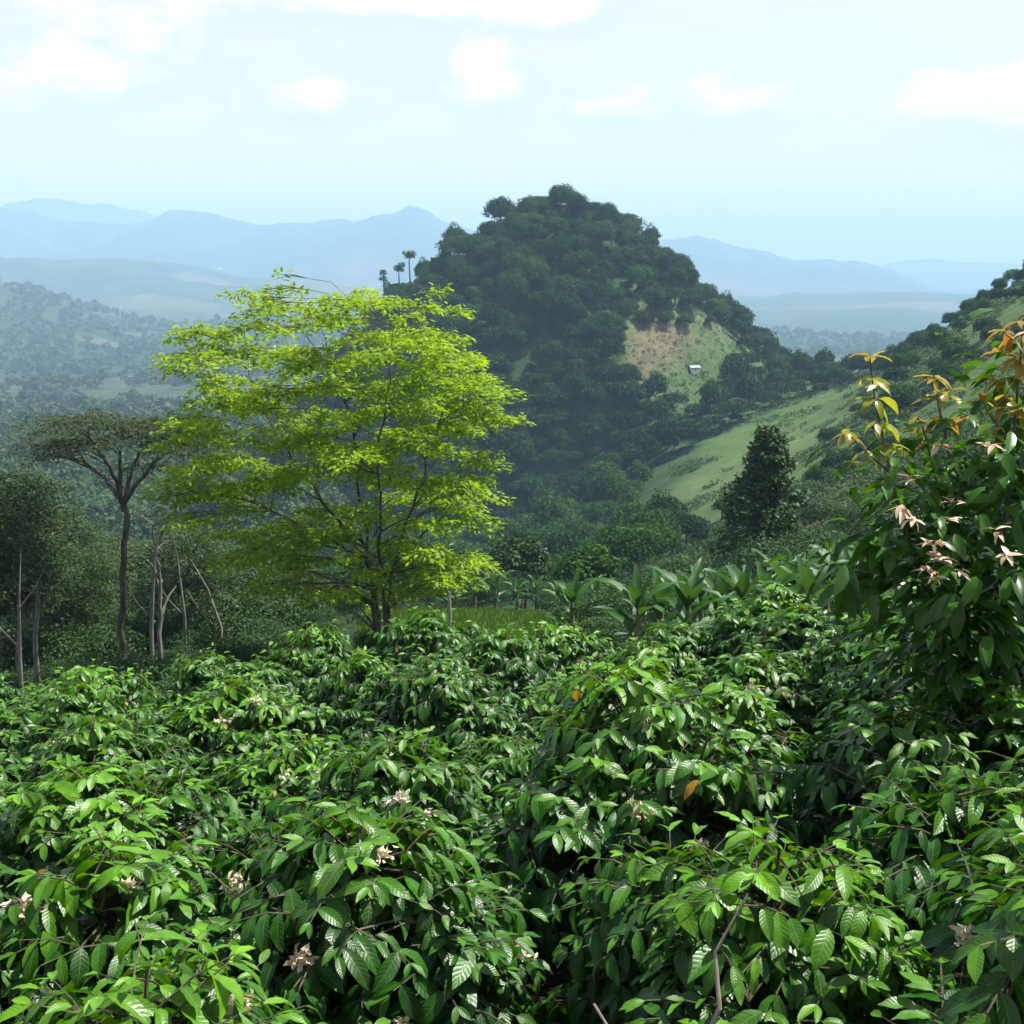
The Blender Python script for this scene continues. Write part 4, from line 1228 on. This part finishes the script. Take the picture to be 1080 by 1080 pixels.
    # pale withered bracts and flower heads
    for (u, v, dd, n) in ((952, 535, -.28, 8), (962, 548, -.28, 6), (1000, 548, -.15, 9), (985, 575, -.3, 8), (992, 590, -.3, 8), (975, 600, -.25, 6), (1005, 530, -.1, 5), (960, 505, -.1, 5), (1045, 470, -.25, 5), (985, 610, -.3, 5), (1050, 560, -.35, 4), (1062, 585, -.3, 4), (1015, 600, -.35, 4), (990, 470, .0, 4), (920, 445, -.02, 2), (925, 405, -.02, 2), (1085, 350, -.15, 4)):
        shoot("dry", "pale_bract", lp(u, v, dd - .28), n + int(rng.integers(0, 4)), rng.uniform(-.4, .5), rng.uniform(.04, .06), 0, rng.uniform(.26, .40), .7)
    # mature leaves all along the stems
    for (p, tg, i) in samples:
        up = p[2] + bz
        lim = {0: P(0, 500, D)[2], 1: P(0, 470, D)[2], 2: P(0, 395, D)[2], 3: P(0, 370, D)[2]}.get(i, 9)
        if i in (5, 6, 9, 10) or up > lim or up < P(0, 735, D)[2]: continue
        for k in range(11 if i < 4 else 5):
            a = rng.random() * 6.3
            off = np.array([math.cos(a), math.sin(a), 0]) * abs(rng.normal(0, .21)) + np.array([0, 0, rng.normal(0, .13)])
            a += rng.normal(0, .5)
            e = rng.uniform(-.7, .35)
            d = np.array([math.cos(a) * math.cos(e), math.sin(a) * math.cos(e), math.sin(e)])
            nn = np.array([-math.cos(a) * math.sin(e), -math.sin(a) * math.sin(e), math.cos(e)]) + rng.normal(0, .3, 3)
            l = rng.uniform(.075, .13)
            leaf("mature", p + off, d, nn, l, l * rng.uniform(.30, .4), rng.uniform(.2, 1.1), 0)
    for (u, v, dd) in ((900, 600, 0), (885, 612, -.05), (915, 610, -.08), (925, 560, -.05), (1008, 625, -.5), (1075, 540, -.4)):
        for k in range(3):
            a = rng.uniform(-2.8, -.4); e = rng.uniform(-1.3, -.5)
            d = np.array([math.cos(a) * math.cos(e), math.sin(a) * math.cos(e), math.sin(e)])
            leaf("mature", lp(u, v, dd), d, np.array([0, -.6, .5]) + rng.normal(0, .3, 3), .165, .055, .3, 0)
    for kind, (lst, mat, nm) in mats.items():
        if not lst: continue
        b = MB()
        b.leaves([q[0] for q in lst], [q[1] for q in lst], [q[2] for q in lst], [q[3] for q in lst], [q[4] for q in lst], [q[5] for q in lst], .25, .012, 7, 4, lance, rng, None, np.clip([q[6] for q in lst], 0, 1))
        b.build(nm, mat, root, True)
    # filler saplings to its right side, cut by the frame
    return


# ------------------------------------------------------------------ houses
def hit(u, v, d0=60.0):
    d = np.exp(np.linspace(math.log(d0), math.log(9000), 4000))
    k = P(u, v, 1.0)
    z = height(k[0] * d, d)
    i = int(np.argmax(k[2] * d <= z + 0.4))
    return k[0] * d[i], d[i], z[i]


def houses():
    spec = [(60, 440, 900, 9, "zinc", "tiny white house in the left valley, upper of two close together"), (51, 447, 870, 5, "zinc", "tiny white house in the left valley, lower of two close together"),
            (3, 447, 880, 7, "zinc", "tiny white house at the left edge of the valley wood"), (44, 494, 520, 6, "zinc", "tiny white-roofed house beside the umbrella tree's left tip"),
            (96, 518, 430, 4, "zinc", "tiny pale house glimpsed left of the umbrella tree's trunk"), (732, 391, 395, 2.8, "zinc", "white-roofed hut on the right side of the conical hill"),
            (232, 285, 4300, 13, "zinc", "pale far-off building on the hazy valley hill"), (160, 368, 1700, 10, "rust", "pale house among fields in the hazy left valley")]
    for (u, v, d, w, rf, lab) in spec:
        x, y, z = hit(u, v, 300)
        w = w * y / d
        z += .5
        r = empty("house", (x, y, z), .35)
        h = w * .34; dp = w * .7
        b = MB(); b.box(-w / 2, w / 2, -dp / 2, dp / 2, -3, h); b.build("wall", M["white_wall"], r)
        b = MB(); b.box(-w * .08, w * .08, -dp / 2 - .04, -dp / 2 + .02, 0, h * .8); b.build("door", M["rust"], r)
        for sx in (-.32, .32):
            b = MB(); b.box(w * (sx - .07), w * (sx + .07), -dp / 2 - .04, -dp / 2 + .02, h * .35, h * .75); b.build("window", M["bark"], r)
        e = w * .14; rh = w * .16
        q = MB()
        q.add([(-w / 2 - e, -dp / 2 - e, h + .02), (w / 2 + e, -dp / 2 - e, h + .02), (w / 2 + e, 0, h + rh), (-w / 2 - e, 0, h + rh), (w / 2 + e, dp / 2 + e, h + .02), (-w / 2 - e, dp / 2 + e, h + .02)], [(0, 1, 2, 3), (3, 2, 4, 5)])
        q.build("roof", M[rf], r)
        tag(r, lab, "house")


# ------------------------------------------------------------------ light, sky, air
SUN_EL, SUN_AZ = R(63), R(72)


def sky():
    w = bpy.data.worlds.new("World"); SC.world = w; w.use_nodes = True
    nt = w.node_tree; nt.nodes.clear(); L = nt.links.new
    out = nt.nodes.new("ShaderNodeOutputWorld"); bg = nt.nodes.new("ShaderNodeBackground")
    sk = nt.nodes.new("ShaderNodeTexSky"); sk.sky_type = "NISHITA"; sk.sun_disc = False
    sk.sun_elevation = SUN_EL; sk.sun_rotation = SUN_AZ; sk.altitude = 900; sk.air_density = 1.0; sk.dust_density = 2.5; sk.ozone_density = 1.0
    tc = nt.nodes.new("ShaderNodeTexCoord")
    sp = nt.nodes.new("ShaderNodeSeparateXYZ"); L(tc.outputs["Generated"], sp.inputs[0])
    zc = math_(nt, "ADD", math_(nt, "MAXIMUM", sp.outputs[2], 0.0), 0.16)
    cx = math_(nt, "DIVIDE", sp.outputs[0], zc); cy = math_(nt, "DIVIDE", sp.outputs[1], zc)
    cb = nt.nodes.new("ShaderNodeCombineXYZ"); L(cx, cb.inputs[0]); L(cy, cb.inputs[1])
    nrm = tc.outputs["Generated"]
    wn = nt.nodes.new("ShaderNodeTexNoise"); wn.inputs["Scale"].default_value = 15; wn.inputs["Detail"].default_value = 7; wn.inputs["Roughness"].default_value = 0.6
    st = nt.nodes.new("ShaderNodeMapping"); st.inputs["Scale"].default_value = (1, 1, 2.0); L(nrm, st.inputs[0]); L(st.outputs[0], wn.inputs[0])
    n2 = nt.nodes.new("ShaderNodeTexNoise"); n2.inputs["Scale"].default_value = 2.6; n2.inputs["Detail"].default_value = 6; n2.inputs["Roughness"].default_value = 0.55
    L(cb.outputs[0], n2.inputs[0])
    total = None; under = None
    # cumulus puffs: direction (azimuth, elevation from photo bearings), half sizes, weight
    for (u, v, hu, hv, wt) in ((85, 20, 75, 22, .8), (95, 80, 60, 20, .8), (325, 97, 48, 17, .95), (520, 80, 34, 26, 1.0), (632, 113, 34, 11, .9), (755, 98, 62, 22, .95), (1050, 98, 75, 24, 1.1), (430, 4, 110, 12, .85), (585, 12, 50, 14, .8),
                               (1300, 60, 120, 30, .9), (-200, 90, 120, 30, .9), (250, -90, 200, 40, .8), (800, -130, 260, 50, .8)):
        x, y, z = P(u, v, 1.0)
        az = math.atan2(x, y); el = math.atan2(z, math.hypot(x, y))
        d = Vector((math.sin(az) * math.cos(el), math.cos(az) * math.cos(el), math.sin(el)))
        rt = Vector((math.cos(az), -math.sin(az), 0)); up = rt.cross(d) * 1.0
        def dotn(vec):
            n = nt.nodes.new("ShaderNodeVectorMath"); n.operation = "DOT_PRODUCT"; L(nrm, n.inputs[0]); n.inputs[1].default_value = vec; return n.outputs["Value"]
        a = math_(nt, "MULTIPLY", dotn(rt), FPX / hu); b = math_(nt, "MULTIPLY", dotn(up), FPX / hv)
        r2 = math_(nt, "ADD", math_(nt, "MULTIPLY", a, a), math_(nt, "MULTIPLY", b, b))
        back = math_(nt, "MULTIPLY", math_(nt, "LESS_THAN", dotn(d), 0.0), 50.0)
        g = math_(nt, "MULTIPLY", math_(nt, "EXPONENT", math_(nt, "MULTIPLY", math_(nt, "ADD", r2, back), -0.6)), wt)
        b2 = math_(nt, "ADD", math_(nt, "MULTIPLY", b, 0.8), 0.75)
        r3 = math_(nt, "ADD", math_(nt, "ADD", math_(nt, "MULTIPLY", a, math_(nt, "MULTIPLY", a, 0.7)), math_(nt, "MULTIPLY", b2, b2)), back)
        g2 = math_(nt, "MULTIPLY", math_(nt, "EXPONENT", math_(nt, "MULTIPLY", r3, -0.8)), wt)
        total = g if total is None else math_(nt, "ADD", total, g)
        under = g2 if under is None else math_(nt, "ADD", under, g2)
    puff = math_(nt, "ADD", math_(nt, "MULTIPLY", total, 0.95), math_(nt, "MULTIPLY", math_(nt, "SUBTRACT", wn.outputs[0], 0.5), 2.6))
    puff = math_(nt, "MULTIPLY", math_(nt, "SUBTRACT", puff, 0.42), 2.2, True)
    veil = math_(nt, "MULTIPLY", math_(nt, "SUBTRACT", n2.outputs[0], 0.35), 0.5, True)
    fac = math_(nt, "ADD", 0.42, math_(nt, "ADD", math_(nt, "MULTIPLY", puff, 0.38), math_(nt, "MULTIPLY", veil, 0.35)), True)
    hor = math_(nt, "MULTIPLY", math_(nt, "SUBTRACT", 1.0, math_(nt, "MULTIPLY", sp.outputs[2], 7.0)), 0.30, True)
    fac = math_(nt, "ADD", fac, hor, True)
    # the thin veil lies towards the horizon; overhead the sky is open and deeper blue
    zen = math_(nt, "MULTIPLY", math_(nt, "SUBTRACT", sp.outputs[2], 0.22), 2.6, True)
    fac = math_(nt, "MULTIPLY", fac, math_(nt, "SUBTRACT", 1.0, math_(nt, "MULTIPLY", zen, 0.85)))
    mx = nt.nodes.new("ShaderNodeMix"); mx.data_type = "RGBA"
    L(fac, mx.inputs[0]); L(sk.outputs[0], mx.inputs[6]); mx.inputs[7].default_value = (11.4, 9.0, 8.8, 1)
    shade = math_(nt, "MULTIPLY", math_(nt, "ADD", math_(nt, "SUBTRACT", under, 0.25), math_(nt, "MULTIPLY", math_(nt, "SUBTRACT", wn.outputs[0], 0.5), 1.6)), 0.55, True)
    shade = math_(nt, "MULTIPLY", shade, math_(nt, "SUBTRACT", 1.0, math_(nt, "MULTIPLY", puff, 0.7)))
    shm = mix_(nt, shade, mx.outputs[2], (5.3, 5.7, 6.5))
    L(shm, bg.inputs[0]); bg.inputs[1].default_value = 0.075
    L(bg.outputs[0], out.inputs[0])
    ld = bpy.data.lights.new("sun", "SUN"); lo = bpy.data.objects.new("sun", ld); COL.objects.link(lo)
    ld.energy = 5.0; ld.angle = R(0.53); ld.color = (1.0, 0.955, 0.88)
    s = Vector((math.cos(SUN_EL) * math.sin(SUN_AZ), math.cos(SUN_EL) * math.cos(SUN_AZ), math.sin(SUN_EL)))
    lo.rotation_euler = s.to_track_quat("Z", "Y").to_euler()
    lo.location = (0, 0, 60)


def haze():
    b = MB(); b.box(-11500, 11500, -60, 13800, -190, 520)
    m, nt, out = new_mat("haze_air")
    pv = nt.nodes.new("ShaderNodeVolumePrincipled")
    pv.inputs["Color"].default_value = (0.47, 0.715, 0.965, 1)
    pv.inputs["Density"].default_value = 0.00022
    pv.inputs["Anisotropy"].default_value = 0.0
    nt.links.new(pv.outputs[0], out.inputs["Volume"])
    o = b.build("haze", m)
    tag(o, "pale blue haze hanging in the air over the valley", "haze", None, "stuff")


build_ground()
build_coffee()
lime_tree()
left_wood()
woods()
bananas()
undergrowth()
bronze_shrub()
houses()
sky()
haze()

SC.view_settings.view_transform = "Standard"
SC.view_settings.look = "None"
SC.view_settings.exposure = 1.1
SC.view_settings.gamma = 1.0
SC.render.engine = "CYCLES"
cy = SC.cycles
cy.max_bounces = 6; cy.diffuse_bounces = 3; cy.glossy_bounces = 2; cy.transmission_bounces = 3; cy.transparent_max_bounces = 4; cy.volume_bounces = 1
cy.use_adaptive_sampling = True; cy.adaptive_threshold = 0.02
cy.use_denoising = True
cy.sample_clamp_indirect = 4.0
